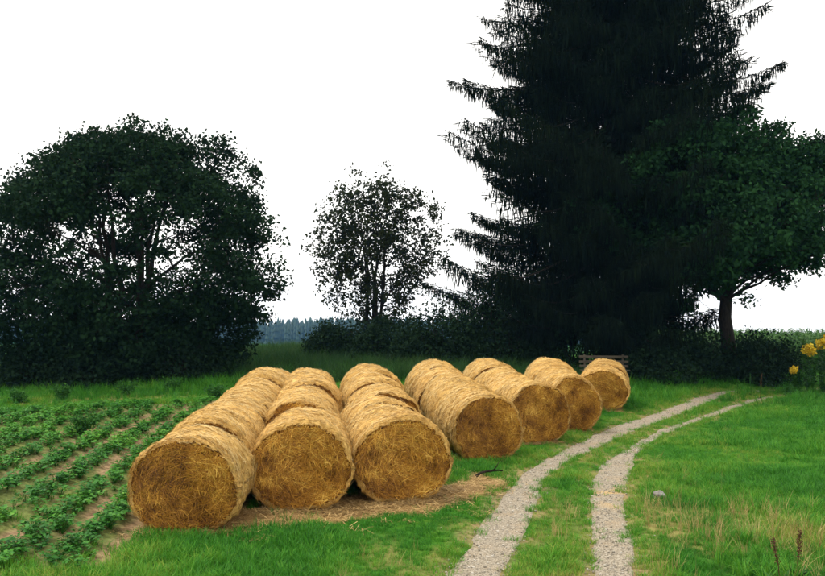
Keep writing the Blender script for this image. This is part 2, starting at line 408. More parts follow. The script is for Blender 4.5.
for ri, rw in enumerate(ROWS):
    x, y = rw['p']; k = 0
    for yaw, n, sh in rw['runs']:
        dx, dy = math.sin(R(yaw)), math.cos(R(yaw)); x += dy * sh; y += -dx * sh
        for i in range(n):
            jy = yaw + (rng.normal() * 2.2 if k else 0)
            BALES.append(dict(row=ri, k=k, c=(x + dx * BL / 2, y + dy * BL / 2), yaw=jy)); k += 1
            x += dx * (BL + .03); y += dy * (BL + .03)
    rw['n'] = k
def bale_mask(x, y, grow=0.0):
    x = np.asarray(x, float); y = np.asarray(y, float); m = np.zeros(x.shape, bool)
    for b in BALES:
        s, c = math.sin(R(b['yaw'])), math.cos(R(b['yaw'])); dx = x - b['c'][0]; dy = y - b['c'][1]
        m |= (np.abs(dx * c - dy * s) < .55 + grow) & (np.abs(dx * s + dy * c) < BL / 2 + .02 + grow)
    return m
# straw-littered bare strip along the fronts of the first three rows
STRAW_POLY = np.array([G(*p) for p in [(176, 535), (270, 531), (370, 519), (440, 507), (500, 494), (505, 484), (478, 474), (452, 482), (400, 492), (300, 500), (240, 512), (190, 524)]])
def poly_in(x, y, P):
    c = np.zeros(np.shape(x), bool); n = len(P)
    for i in range(n):
        x1, y1 = P[i]; x2, y2 = P[(i + 1) % n]
        k = ((y1 > y) != (y2 > y)) & (x < (x2 - x1) * (y - y1) / (y2 - y1 + 1e-12) + x1); c ^= k
    return c
def poly_dist(x, y, P):
    d = np.full(np.shape(x), 1e9); n = len(P)
    for i in range(n):
        a = P[i]; e = P[(i + 1) % n] - a; t_ = np.clip(((x - a[0]) * e[0] + (y - a[1]) * e[1]) / (e @ e), 0, 1)
        d = np.minimum(d, np.hypot(x - a[0] - t_ * e[0], y - a[1] - t_ * e[1]))
    return np.where(poly_in(x, y, P), -d, d)
def straw_mask(x, y):
    d = poly_dist(x, y, STRAW_POLY) + (fbm(x * 2.5, y * 2.5, 21) - .5) * .5
    m = sstep(.12, -.12, d)
    return np.maximum(m, bale_mask(x, y, .12) * 1.0)
def dry_mask(x, y):
    """parched yellow patches: middle of the track and a spot right of it"""
    rd = rut_dist(x, y)
    a = sstep(.7, .0, rd) * sstep(.45, .62, fbm(x * 1.1, y * 1.1, 31)) * .7
    sx, sy = G(668, 482); b_ = sstep(1.3, .2, np.hypot((x - sx), (y - sy) * .7)) * sstep(.30, .60, fbm(x * 2, y * 2, 37))
    px_, py_ = G(700, 530); c = sstep(2.6, .3, np.hypot(x - px_, (y - py_) * .7)) * sstep(.30, .58, fbm(x * 1.6, y * 1.6, 39)) * .85
    gx, gy = G(790, 400); d = sstep(4.5, 1.0, np.hypot(x - gx, (y - gy) * .9)) * sstep(.35, .6, fbm(x * .9, y * .9, 43)) * .8
    hx, hy = G(105, 401, .2); f_ = sstep(3.2, .5, np.hypot((x - hx) * .7, (y - hy) * 1.6)) * sstep(.36, .58, fbm(x * 1.3, y * 1.3, 45)) * .8
    lx, ly = G(410, 560); e = sstep(1.6, .2, np.hypot(x - lx, y - ly)) * sstep(.45, .6, fbm(x * 2.3, y * 2.3, 47)) * .6
    return np.clip(np.maximum.reduce([a, b_, c, d, e, f_]), 0, 1)
gx = axis(-17, 21, .13, -820, 820); gy = axis(5, 37, .13, -300, 960)
X, Y = np.meshgrid(gx, gy); Z = ground_h(X, Y)
nx, ny = len(gx), len(gy); ii = np.arange(ny - 1)[:, None] * nx + np.arange(nx - 1)[None, :]
F = np.stack([ii, ii + 1, ii + nx + 1, ii + nx], -1).reshape(-1, 4)
gm = mesh('ground', np.stack([X, Y, Z], -1), F, M['ground'], True, {'soil': np.maximum(soil_mask(X, Y), sstep(.30, -.05, rut_dist(X, Y)) * sstep(.36, .6, fbm(X * 3, Y * 3, 99)) * .75).ravel(), 'straw': straw_mask(X, Y).ravel(), 'dry': dry_mask(X, Y).ravel()})
obj('ground', gm, kind='structure')

def make_rut(name, c, wd, label, seed):
    T = unit(np.gradient(c, axis=0)); Nn = np.stack([T[:, 1], -T[:, 0]], 1)
    s = np.concatenate([[0], np.cumsum(np.linalg.norm(np.diff(c, axis=0), axis=1))])
    q = np.arange(0, s[-1], .07); cc = np.stack([np.interp(q, s, c[:, k]) for k in (0, 1)], 1); nn = np.stack([np.interp(q, s, Nn[:, k]) for k in (0, 1)], 1); ww = np.interp(q, s, wd)
    K = 17; off = np.linspace(-1.15, 1.15, K)
    lw = ww * .5 + (fbm(q * 1.6, q * 0, seed, 4) - .5) * .24; rw_ = ww * .5 + (fbm(q * 1.6, q * 0 + 9, seed, 4) - .5) * .24
    O = np.where(off[None, :] < 0, lw[:, None], rw_[:, None]) * off[None, :]
    P = cc[:, None, :] + nn[:, None, :] * O[..., None]
    z = base_h(P[..., 0], P[..., 1]) + (fbm(P[..., 0] * .8, P[..., 1] * .8, 3) - .5) * .07 * sstep(60, 36, P[..., 1]) - .012
    z = z + .018 * np.abs(off)[None, :] ** 2 * 0 + (vnoise(P[..., 0] * 9, P[..., 1] * 9, 4) - .5) * .012
    z = z - .075 * sstep(.62, 1.0, np.abs(off))[None, :] ** 1.5
    n = len(q); i2 = np.arange(n - 1)[:, None] * K + np.arange(K - 1)[None, :]
    f = np.stack([i2, i2 + K, i2 + K + 1, i2 + 1], -1).reshape(-1, 4)
    sx, sy = G(615, 497); ti = sstep(1.0, .1, np.hypot((P[..., 0] - sx) * 1.3, (P[..., 1] - sy) * .7)) * sstep(.4, .62, fbm(P[..., 0] * 3, P[..., 1] * 3, 61)) * .8
    return obj(name, mesh(name, np.concatenate([P, z[..., None]], -1), f, M['gravel'], True, {'tint': ti.ravel()}), kind='structure')
make_rut('gravel_track', *RC[0], '', 71)
make_rut('gravel_track', *RC[1], '', 83)

# ------------------------------------------------------------------ straw bales
def bale_profile(th, g):
    """cross-section: a round bale slumped under its own weight"""
    a, b_ = .79, .73
    cx = np.cos(th); sz = np.sin(th)
    x = a * cx * (1 + .035 * np.clip(-sz, 0, 1)); z = b_ * sz
    zz = z + .69
    zz = np.where(zz < .10, .10 * np.exp((zz - .10) / .10) * 1.0, zz)        # soft flat foot
    return x, zz - .04
BALE_V = []
def make_bale_mesh(seed):
    g = np.random.default_rng(seed); nT, nY = 112, 30
    th = np.linspace(0, 2 * math.pi, nT, endpoint=False); v = np.linspace(-1, 1, nY)
    v = np.sign(v) * (1 - (1 - np.abs(v)) ** 1.5)
    TH, V = np.meshgrid(th, v); px, pz = bale_profile(TH, g)
    yy = V * BL / 2
    lump = np.zeros_like(TH)
    for k in range(10):
        m_ = g.integers(1, 6); fy = g.uniform(.5, 4); lump += g.normal() * .010 * np.cos(m_ * TH + g.uniform(0, 6.28)) * np.cos(fy * yy * 2 + g.uniform(0, 6.28))
    lump += .011 * np.sin(yy * 34 + 1.2 * np.sin(2 * TH + g.uniform(0, 6)) + g.uniform(0, 6)) + (vnoise(TH * 17.8254, yy * 40 + seed * 7, seed) - .5) * .045 + (vnoise(yy * 11, TH * 0 + seed, seed + 3) - .5) * .04 + (fbm(np.cos(TH) * 3 + 9, np.sin(TH) * 3 + yy * 5 + 9, seed + 5) - .5) * .06
    rim = 1 - .05 * sstep(.93, 1.0, np.abs(V)) ** 1.3 * (0.8 + .5 * vnoise(TH * 5, V * 0, seed))
    cz = .68
    sc_ = (1 + lump / .75) * rim
    px = px * sc_; pz = np.maximum((pz - cz) * sc_ + cz, -.03)
    yy = yy + (vnoise(TH * 6, V * 0 + 3, seed + 8) - .5) * .05 * np.sign(V) * sstep(.8, 1, np.abs(V))
    P = np.stack([px, yy, pz], -1)
    i = np.arange(nY - 1)[:, None] * nT; j = np.arange(nT)[None, :]; j2 = (j + 1) % nT
    f = np.stack([i + j, i + j2, i + nT + j2, i + nT + j], -1).reshape(-1, 4)
    uv = np.stack([TH * .75 + np.where(np.arange(nT)[None, :] == nT - 1, 0, 0), yy], -1).reshape(-1, 2)
    roll = mesh('roll', P, f, M['straw_side'], True, uv=uv)
    faces = []
    for e in (0, nY - 1):
        sg = -1 if e == 0 else 1
        rimP = P[e]; nR = 22; rr = np.linspace(1.0, 0.02, nR); c = np.array([0.0, 0, .66])
        Q = c[None, None] + (rimP[None] - c) * rr[:, None, None]
        T2 = np.broadcast_to(th[None], (nR, nT)); R2 = np.broadcast_to(rr[:, None], (nR, nT))
        Q[..., 1] = rimP[None, :, 1] * R2 ** .5 + sg * BL / 2 * (1 - R2 ** .5)
        bl = sg * (.035 * (1 - R2 ** 2) * g.uniform(-.6, 1.0) + (fbm(T2 * 5 + R2 * 9, R2 * 16, seed + 21, 3) - .5) * .13 * sstep(1.0, .93, R2) + (vnoise(T2 * 2 + 4, R2 * 5, seed + 29) - .5) * .06 * sstep(1.0, .85, R2))
        Q[..., 1] += bl
        i3 = np.arange(nR - 1)[:, None] * nT
        ff = np.stack([i3 + j, i3 + nT + j, i3 + nT + j2, i3 + j2] if sg < 0 else [i3 + j, i3 + j2, i3 + nT + j2, i3 + nT + j], -1).reshape(-1, 4)
        uv2 = np.stack([T2 * (.15 + R2 * .6), R2 * .75 + T2 * .02], -1).reshape(-1, 2)
        faces.append((mesh('end_face', Q, [ff, ((nR - 1) * nT + np.arange(nT)[::(1 if sg < 0 else -1)])[None]], M['straw_face'], True, uv=uv2), Q))
    # loose straw: bent strands combed round the roll and over the front end
    def strands(Pm, D, Nr, L, Wd, a, bend):
        side = unit(np.cross(D, Nr)); n = len(Pm)
        h = L[:, None] / 2; W_ = Wd[:, None] / 2
        p0 = Pm - D * h - Nr * bend[:, None]; p1 = Pm + Nr * .004; p2 = Pm + D * h - Nr * bend[:, None] * g.uniform(-1.5, 1, (n, 1))
        vv = np.stack([p0 - side * W_ * .6, p0 + side * W_ * .6, p1 - side * W_, p1 + side * W_, p2 - side * W_ * .5, p2 + side * W_ * .5], 1).reshape(-1, 3)
        k = np.arange(n)[:, None] * 6
        return vv, np.vstack([k + [0, 1, 3, 2], k + [2, 3, 5, 4]]), np.repeat(a, 6)
    mb = MB(); n = 9000
    Q = faces[0][1]; ri = (np.sqrt(g.uniform(0.0, 1, n)) * 21).astype(int); ti = g.integers(0, nT, n); ri = 21 - ri
    P0 = Q[np.clip(ri, 0, 20), ti].copy(); rad = P0 - np.array([0, 0, .66]); rad[:, 1] = 0; rad = unit(rad)
    tang = np.stack([-rad[:, 2], np.zeros(n), rad[:, 0]], 1)
    ang = g.normal(0, .75, n) + np.where(g.uniform(size=n) < .25, g.uniform(-1.5, 1.5, n), 0)
    D = unit(tang * np.cos(ang)[:, None] + rad * np.sin(ang)[:, None] + np.array([0, -1.0, 0]) * g.normal(.1, .22, n)[:, None])
    P0[:, 1] -= g.uniform(.0, .03, n); P0 += rad * g.uniform(-.03, .0, n)[:, None]
    mb.add(*strands(P0, D, np.tile([0, -1.0, 0], (n, 1)), g.uniform(.05, .22, n), g.uniform(.003, .0085, n), np.clip(g.beta(1.3, 1.5, n) * .75 + (fbm(P0[:, 0] * 4 + 30, P0[:, 2] * 4 + seed, seed + 40) - .5) * .95 + .17, 0, 1), g.uniform(0, .02, n))[:2], None, None) if False else None
    vv, q, a = strands(P0, D, np.tile([0, -1.0, 0], (n, 1)), g.uniform(.05, .22, n), g.uniform(.003, .0085, n), np.clip(g.beta(1.3, 1.5, n) * .75 + (fbm(P0[:, 0] * 4 + 30, P0[:, 2] * 4 + seed, seed + 40) - .5) * .95 + .17, 0, 1), g.uniform(0, .02, n)); mb.add(vv, q, None, a)
    face_straw = mb.mesh('loose_straw', M['strand_face'])
    mb = MB(); n = 6000; yi = g.integers(0, nY, n); ti = g.integers(0, nT, n)
    P0 = P[yi, ti].copy(); keep = P0[:, 2] > .05; P0 = P0[keep]; n = len(P0)
    Nr = P0 - np.array([0, 0, .68]); Nr[:, 1] = 0; Nr = unit(Nr)
    tang = np.stack([-Nr[:, 2], np.zeros(n), Nr[:, 0]], 1); ang = g.normal(0, .38, n)
    D = unit(tang * np.cos(ang)[:, None] + np.array([0, 1.0, 0]) * np.sin(ang)[:, None] + Nr * g.normal(.03, .13, n)[:, None])
    P0[:, 1] += g.uniform(-.03, .03, n); P0 += Nr * g.uniform(-.003, .012, n)[:, None]
    vv, q, a = strands(P0, D, Nr, g.uniform(.05, .22, n), g.uniform(.004, .009, n), g.beta(1.5, 1.3, n), g.uniform(0, .015, n)); mb.add(vv, q, None, a)
    side_straw = mb.mesh('loose_straw', M['strand_side'])
    return roll, faces[0][0], faces[1][0], face_straw, side_straw
BALE_V = [make_bale_mesh(100 + i) for i in range(6)]
ORD = ['front', 'second', 'third', 'fourth', 'fifth', 'sixth', 'seventh', 'eighth', 'ninth']
ROWN_ = ['the leftmost row, beside the crop field', 'the second row from the left', 'the third row from the left', 'the middle row, fourth from the left',
         'the fifth row from the left', 'the sixth row from the left', 'the short rightmost row near the bench']
FRONT_L = ['leftmost front straw bale, its round end facing the crop field corner', 'second front straw bale from the left, between two big front bales',
           'third front straw bale, beside the straw littered bare strip and the track', 'fourth front straw bale from the left, set back behind the third',
           'fifth front straw bale from the left along the gravel track', 'sixth front straw bale, partly hidden behind the fifth one', 'rightmost and farthest straw bale with a dark round end, alone by the bench']
for bi, b in enumerate(BALES):
    v = BALE_V[(bi * 5 + b['row'] * 2) % 6]
    x, y = b['c']; x += rng.normal() * .035 * (b['k'] > 0); s, c = math.sin(R(b['yaw'])), math.cos(R(b['yaw']))
    zf = float(base_h(x - s * .5, y - c * .5)); zb = float(base_h(x + s * .5, y + c * .5))
    t_ = empty('straw_bale', (x, y, (zf + zb) / 2 - .01), -R(b['yaw'])); t_.rotation_euler.x = math.atan2(zb - zf, 1.0)
    t_.scale = (rng.uniform(.96, 1.05), 1, rng.uniform(.95, 1.05))
    if b['k'] == 0: lab = FRONT_L[b['row']]
    elif b['row'] == 6: lab = 'straw bale directly behind the rightmost bale near the bench'
    elif b['k'] == ROWS[b['row']]['n'] - 1: lab = 'rearmost straw bale of ' + ROWN_[b['row']]
    else: lab = f"{ORD[b['k']]} straw bale from the front in {ROWN_[b['row']]}"
    tag(t_, lab, 'straw bale', 'round straw bales lying in rows')
    ro = obj('roll', v[0], t_); ef = obj('end_face', v[1], t_); obj('end_face', v[2], t_)
    obj('loose_straw', v[4], ro, kind='stuff')
    if b['k'] == 0 or (b['row'], b['k']) in ((1, 2),): obj('loose_straw', v[3], ef, kind='stuff')

# ------------------------------------------------------------------ trees
def path(a, b, g, sag=0.0, wob=.06, n=6):
    a = np.asarray(a, float); b = np.asarray(b, float); t_ = np.linspace(0, 1, n)[:, None]
    L = np.linalg.norm(b - a); p = a + (b - a) * t_
    w_ = np.cumsum(g.normal(size=(n, 3)), axis=0); w_ -= w_[0] + (w_[-1] - w_[0]) * t_
    p = p + w_ * wob * L / n ** .5
    p[:, 2] += sag * L * (t_[:, 0] * (1 - t_[:, 0])) * 4
    return p
def broadleaf(name, loc, label, cat, mat, seed, crown_c, crown_r, stems, n_main, n_sec, n_twig, per, leaf, trunk_r, dens, shell=.55, clump=.45, bumps=.14, group=None, flat=0.0, twig_r=.012, ragged=0.12, sq=2.0):
    """stems fork into limbs, limbs into branches and twigs; leaves sit in clumps on the twigs.
    dens(unit position in the crown) thins the clumps where the sky shows through."""
    g = np.random.default_rng(seed); root = empty(name, loc); tag(root, label, cat, group)
    cc = np.array(crown_c, float); cr_ = np.array(crown_r, float)
    ph = g.uniform(0, 6.28, 12)
    def lobes(d):
        az = np.arctan2(d[:, 1], d[:, 0]); el = np.arcsin(np.clip(d[:, 2], -1, 1)); s_ = 0
        for k in range(6): s_ = s_ + np.sin((k % 4 + 2) * az + ph[k]) * np.cos((k % 3 + 2) * el + ph[k + 6]) / 2.2
        return 1 + bumps * s_
    def square(d): return d / (np.abs(d) ** sq).sum(1, keepdims=True) ** (1 / sq)
    def sample(n, lo):
        d = rdir(n * 3, g); r = (lo ** 3 + (1 - lo ** 3) * g.uniform(size=n * 3)) ** (1 / 3); u = d * r[:, None]
        k = g.uniform(size=len(u)) < dens(u); u = square(d)[k][:n] * r[k][:n, None]; d = d[k][:n]
        P_ = cc + u * lobes(d)[:, None] * cr_; ok = P_[:, 2] > .25
        return P_[ok]
    twig = sample(n_twig, shell); sec = sample(n_sec, .5) * .97 + cc * .03; main = sample(n_main * 3, .45)[:n_main] * .72 + cc * .28
    stem_m = MB(); limb_m = MB()
    top = []
    for k in range(stems):
        az = 6.28 * k / stems + g.uniform(-.4, .4); rad = 0 if stems == 1 else trunk_r * 1.6
        b0 = np.array([math.cos(az) * rad, math.sin(az) * rad, -.15]); e = np.array([cc[0] + math.cos(az) * cr_[0] * (.0 if stems == 1 else .28), cc[1] + math.sin(az) * cr_[1] * (.0 if stems == 1 else .28), cc[2] + cr_[2] * g.uniform(.35, .75)])
        p = path(b0, e, g, 0, .04, 12); r_ = trunk_r * np.linspace(1, .12, 12) ** .8; r_[0] *= 1.5
        stem_m.tube(p, r_, 9); top.append((p, r_))
    main = main[main[:, 2] > cc[2] - .55 * cr_[2]]; sec = sec[sec[:, 2] > cc[2] - .75 * cr_[2]]
    SP = np.vstack([p for p, _ in top]); SR = np.concatenate([r_ for _, r_ in top])
    LP, LR = [SP], [SR]
    def attach(tg, P_, R_, up, r0, mbx, n, wob, k):
        newp, newr = [], []
        for q in tg:
            d = np.linalg.norm(P_ - q, axis=1) + np.clip(P_[:, 2] - q[2] + up * np.linalg.norm((P_ - q)[:, :2], axis=1), 0, 99) * 2.0
            i = d.argmin(); rr = min(R_[i] * .7, r0); p = path(P_[i], q, g, .06, wob, n); r_ = np.linspace(rr, max(rr * .25, twig_r * .5), n)
            mbx.tube(p, r_, k, cap=False); newp.append(p[1:]); newr.append(r_[1:])
        return np.vstack(newp), np.concatenate(newr)
    a, b_ = attach(main, SP, SR, .5, trunk_r * .55, limb_m, 8, .07, 6); LP.append(a); LR.append(b_)
    a, b_ = attach(sec, np.vstack(LP), np.concatenate(LR), .35, trunk_r * .22, limb_m, 6, .08, 5); LP.append(a); LR.append(b_)
    tp, _ = attach(twig, np.vstack(LP), np.concatenate(LR), .2, twig_r * 1.6, limb_m, 4, .10, 3)
    tk = obj('trunk', stem_m.mesh('trunk', M['bark'], True), root); obj('branches', limb_m.mesh('branches', M['bark'], True), tk)
    # leaf clumps
    n = len(twig); ct = g.beta(2, 2, n)
    idx = np.repeat(np.arange(n), per); m_ = len(idx); off = np.clip(g.normal(size=(m_, 3)), -1.7, 1.7) * clump * np.array([.62, .62, .45]) * g.uniform(.6, 1.3, n)[idx][:, None]
    P_ = twig[idx] + off
    stray = g.uniform(size=m_) < ragged; P_[stray] += (P_[stray] - cc) * g.uniform(0, .10, stray.sum())[:, None]
    P_ = P_[P_[:, 2] > .1]; idx = idx[:len(P_)] if len(P_) < m_ else idx; m_ = len(P_)
    A = unit(g.normal(size=(m_, 3)) + np.array([0, 0, -.5])); B_ = perp(A, g); L = leaf * g.uniform(.6, 1.3, m_)
    mb = MB(); mb.leaves(P_, A, B_, L, L * .62, np.clip(ct[idx] * .6 + g.uniform(0, .5, m_), 0, 1), .12)
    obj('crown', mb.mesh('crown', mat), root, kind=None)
    return root
def zloc(x, y, dz=0.0): return (x, y, float(base_h(np.array(x), np.array(y))) + dz)

# big round tree on the left
def dens_left(u):
    side = np.abs(u[:, 0]); mid = np.exp(-((u[:, 2] - .0) / .36) ** 2) * np.exp(-(side / .62) ** 2)
    patch = sstep(.42, .58, fbm(u[:, 0] * 9 + 20, u[:, 2] * 9 + 20, 15, 2))
    wide = np.exp(-((u[:, 2] - .08) / .52) ** 2) * sstep(1.0, .80, side)
    return np.clip(1.0 - .22 * mid - .90 * wide * patch, .03, 1)
broadleaf('broadleaf_tree', zloc(-12.1, 34.2), 'large round dark green broadleaf tree beyond the crop field on the left', 'tree', M['oak'], 11,
          (.0, 0, 5.45), (5.9, 4.6, 5.05), 7, 30, 260, 1750, 66, .18, .17, dens_left, shell=.60, clump=.46, bumps=.13, ragged=.0, sq=2.5)
# airy smaller tree in the middle
broadleaf('broadleaf_tree', zloc(-2.05, 45.0), 'small airy tree with see-through crown in the middle, behind the bale rows', 'tree', M['alder'], 23,
          (.0, 0, 5.5), (3.5, 2.8, 4.6), 7, 22, 170, 600, 26, .20, .11, lambda u: np.clip(.62 + .35 * u[:, 2], .2, 1), shell=.45, clump=.36, bumps=.20, ragged=.0)
# broadleaf in front of the spruce, right
def dens_right(u):
    return np.clip(1.0 - .75 * sstep(-.35, -.75, u[:, 2]), .05, 1)
broadleaf('broadleaf_tree', zloc(14.8, 36.8), 'broad dark broadleaf tree standing right of the tall spruce', 'tree', M['maple'], 37,
          (-1.0, -.3, 7.7), (6.1, 5.4, 4.2), 1, 22, 220, 1550, 80, .20, .36, dens_right, shell=.50, clump=.46, bumps=.20, ragged=.0)

def spruce(loc, label, seed, H, Rb, z0):
    g = np.random.default_rng(seed); root = empty('spruce_tree', loc); tag(root, label, 'tree')
    tm = MB(); zz = np.linspace(-.2, H, 16); tm.tube(np.stack([.05 * np.sin(zz * .4), .05 * np.cos(zz * .3), zz], 1), .55 * (1 - zz / (H * 1.02)) ** .8 + .02, 12)
    tk = obj('trunk', tm.mesh('trunk', M['bark'], True), root)
    bm_ = MB(); P_, A_, B_, L_, W_ = [], [], [], [], []
    z = z0
    while z < H - .3:
        f = max(0, (z - 6.0) / (H - 6.0)); n = 8 if f < .7 else 6; az0 = g.uniform(0, 6.28)
        for k in range(n):
            az = az0 + 6.28 * k / n + g.normal() * .18; prof = (1 - f) ** .62 * (1.0 + .06 * math.sin(f * 40)); L = max(.3, Rb * prof * (g.uniform(.95, 1.08) if g.uniform() < .34 else g.uniform(.62, .85)))
            if z < 7.5 and math.cos(az) > .25 and math.sin(az) < .75: L *= .45
            zb = z + g.uniform(-.2, .2); m_ = 12; s = np.linspace(0, 1, m_)
            droop = (-.30 * s + .02 - .10 * np.sin(s * 3.1) + .26 * np.clip(s - .55, 0, 1) ** 1.5 / .45 ** .5) * (1.0 if f < .6 else 1.0 - (f - .6) * 2.2)
            o = np.array([math.cos(az), math.sin(az), 0]); sd_ = np.array([-o[1], o[0], 0])
            p = o[None] * (s * L)[:, None] + np.array([0, 0, 1.0]) * (zb + droop * L)[:, None] + sd_[None] * (np.cumsum(g.normal(0, .02, m_)) * L * .3)[:, None]
            bm_.tube(p, np.linspace(.055 * (1 - f) + .015, .006, m_), 4, cap=False)
            # side sprays and hanging curtains along the limb
            ns = int((70 + L * 120) * (1.0 if zb < 23 else .45)); u = g.uniform(.10, 1.0, ns) ** .85; q = np.stack([np.interp(u, s, p[:, c]) for c in range(3)], 1)
            sw = (g.uniform(-1, 1, ns) * (.20 + .95 * np.sin(np.clip(u, 0, 1) * 3.0) ** 1.0) * min(1.0, L * .24))
            q = q + sd_ * sw[:, None] + o * (np.abs(sw) * .25)[:, None]; q[:, 2] -= np.abs(sw) * .30
            hang = g.uniform(size=ns) < .66
            a = np.where(hang[:, None], np.array([0, 0, -1.0]) + g.normal(0, .16, (ns, 3)), o * .9 + sd_ * (np.sign(sw) * .8)[:, None] + np.array([0, 0, -.05]) + g.normal(0, .25, (ns, 3)))
            P_.append(q); A_.append(unit(a)); L_.append(np.where(hang, g.uniform(.2, 1.0, ns) ** 1.4 * (.45 + .70 * np.sin(u * 3.0)), g.uniform(.25, .5, ns))); W_.append(np.where(u < .62, 1.3, 1.0) * np.where(hang, g.uniform(.03, .068, ns), g.uniform(.03, .06, ns)))
            # upturned brush of the tip
            nt_ = 40; u = g.uniform(.72, 1.0, nt_); q = np.stack([np.interp(u, s, p[:, c]) for c in range(3)], 1)
            P_.append(q); A_.append(unit(o + np.array([0, 0, .35]) + g.normal(0, .45, (nt_, 3)))); L_.append(g.uniform(.10, .26, nt_)); W_.append(g.uniform(.03, .06, nt_))
        z += .36 + .14 * (1 - f) + g.uniform(0, .10)
    obj('branches', bm_.mesh('branches', M['bark'], True), tk)
    P_ = np.vstack(P_); A_ = np.vstack(A_); L_ = np.concatenate(L_); W_ = np.concatenate(W_)
    mb = MB(); mb.leaves(P_, A_, perp(A_, g), L_, W_, g.uniform(0, 1, len(P_)), .1)
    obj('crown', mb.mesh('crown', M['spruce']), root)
    return root
spruce(zloc(9.8, 38.8), 'very tall dark spruce with drooping branches, its top beyond the picture', 5, 37.0, 9.7, 3.4)

# shrubs of the dark undergrowth beneath the trees
def shrub(loc, r, h, label, seed, per=16, group='shrubs in the dark undergrowth'):
    g = np.random.default_rng(seed); root = empty('shrub', loc); tag(root, label, 'shrub', group)
    st = MB(); tips = []
    for k in range(16):
        az = g.uniform(0, 6.28); e = np.array([math.cos(az) * r * g.uniform(.2, .85), math.sin(az) * r * .8 * g.uniform(.2, .85), h * g.uniform(.5, .95)])
        p = path([math.cos(az) * .15, math.sin(az) * .15, -.1], e, g, .08, .07, 6); st.tube(p, np.linspace(.035, .008, 6), 4); tips.append(p[1:])
    obj('stems', st.mesh('stems', M['bark'], True), root)
    n = int(230 * r); d = rdir(n, g); d[:, 2] = np.abs(d[:, 2]) * 1.0; rad = g.uniform(.45, 1, n)[:, None] ** .5
    az = np.arctan2(d[:, 1], d[:, 0]); lob = 1 + .16 * np.sin(3 * az + seed) + .10 * np.sin(5 * az + 2 * seed)
    C = d * rad * lob[:, None] * np.array([r, r * .8, h]) ; C[:, 2] = np.clip(C[:, 2] * .96, .05, None)
    idx = np.repeat(np.arange(n), per); P_ = C[idx] + g.normal(size=(len(idx), 3)) * .20; P_[:, 2] = np.abs(P_[:, 2]) + .02
    A = unit(g.normal(size=(len(idx), 3)) + [0, 0, -.2]); L = g.uniform(.09, .20, len(idx))
    mb = MB(); ct = g.uniform(0, .6, n); mb.leaves(P_, A, perp(A, g), L, L * .6, ct[idx] + g.uniform(0, .4, len(idx)), .1)
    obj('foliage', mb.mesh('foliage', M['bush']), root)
SHRUBS = [(-16.0, 33.6, 1.8, 2.0, 'low shrub under the left side of the large round tree'), (-13.0, 32.6, 2.1, 2.4, 'shrub below the middle of the large round tree'),
          (-9.8, 33.4, 2.0, 2.6, 'shrub under the right side of the large round tree'),
          (-4.0, 42.0, 1.9, 1.9, 'low shrub at the left foot of the airy middle tree'), (-1.3, 40.5, 2.2, 2.1, 'shrub in front of the airy middle tree'),
          (1.3, 37.8, 2.4, 2.9, 'shrub behind the middle bale row, right of the airy tree'), (4.4, 38.2, 2.6, 4.4, 'tall shrub behind the fifth bale row, left of the spruce'),
          (7.4, 37.6, 2.5, 3.9, 'shrub right behind the wooden bench'), (10.3, 36.4, 2.2, 2.3, 'shrub before the spruce trunk, right of the bench'),
          (12.6, 36.0, 2.0, 2.2, 'shrub left of the broad tree trunk behind the track'), (15.4, 35.6, 1.8, 2.1, 'shrub right of the broad tree trunk behind the track'), (16.9, 38.6, 1.6, 1.8, 'end shrub of the undergrowth beside the tall green crop'),
          (10.2, 33.6, 1.6, 1.5, 'low shrub at the spruce foot beyond the grass bank')]
for i, (x, y, r, h, lab) in enumerate(SHRUBS): shrub(zloc(x, y, -.02), r, h, lab, 300 + i)

# ------------------------------------------------------------------ far wood and haze
def far_wood():
    g = np.random.default_rng(91); mb = MB()
    n = 3000; x = g.uniform(-560, 150, n); y = 640 + g.uniform(0, 200, n)
    z = base_h(x, y) - .5; hgt = g.normal(17.5, 2.3, n) + 3.0 * (fbm(x * .02, y * .02, 3) - .5) * 2
    for i in range(n):
        k = 6; th = np.linspace(0, 6.283, k, endpoint=False) + g.uniform(0, 6); H = hgt[i]; r = H * g.uniform(.11, .17)
        V = [(0, 0, H)]; tr = []
        for L in range(4):
            rr = r * (.30 + .7 * (L + 1) / 4); zt = H * (1 - (L + 1) * .235) ; o = len(V)
            for t2 in th: V.append((math.cos(t2 + L * .5) * rr * g.uniform(.8, 1.15), math.sin(t2 + L * .5) * rr, zt))
            ap = len(V); V.append((0, 0, min(H, zt + H * .36)))
            for j in range(k): tr.append((ap, o + j, o + (j + 1) % k))
        mb.add(np.array(V) + (x[i], y[i], z[i]), None, tr, g.uniform(0, 1))
    obj('distant_wood', mb.mesh('distant_wood', M['far']), label='blue hazy conifer wood on the horizon', category=None, kind='stuff') if False else tag(obj('distant_wood', mb.mesh('distant_wood', M['far'])), 'blue hazy conifer wood on the horizon between the trees', 'wood', kind='stuff')
far_wood()
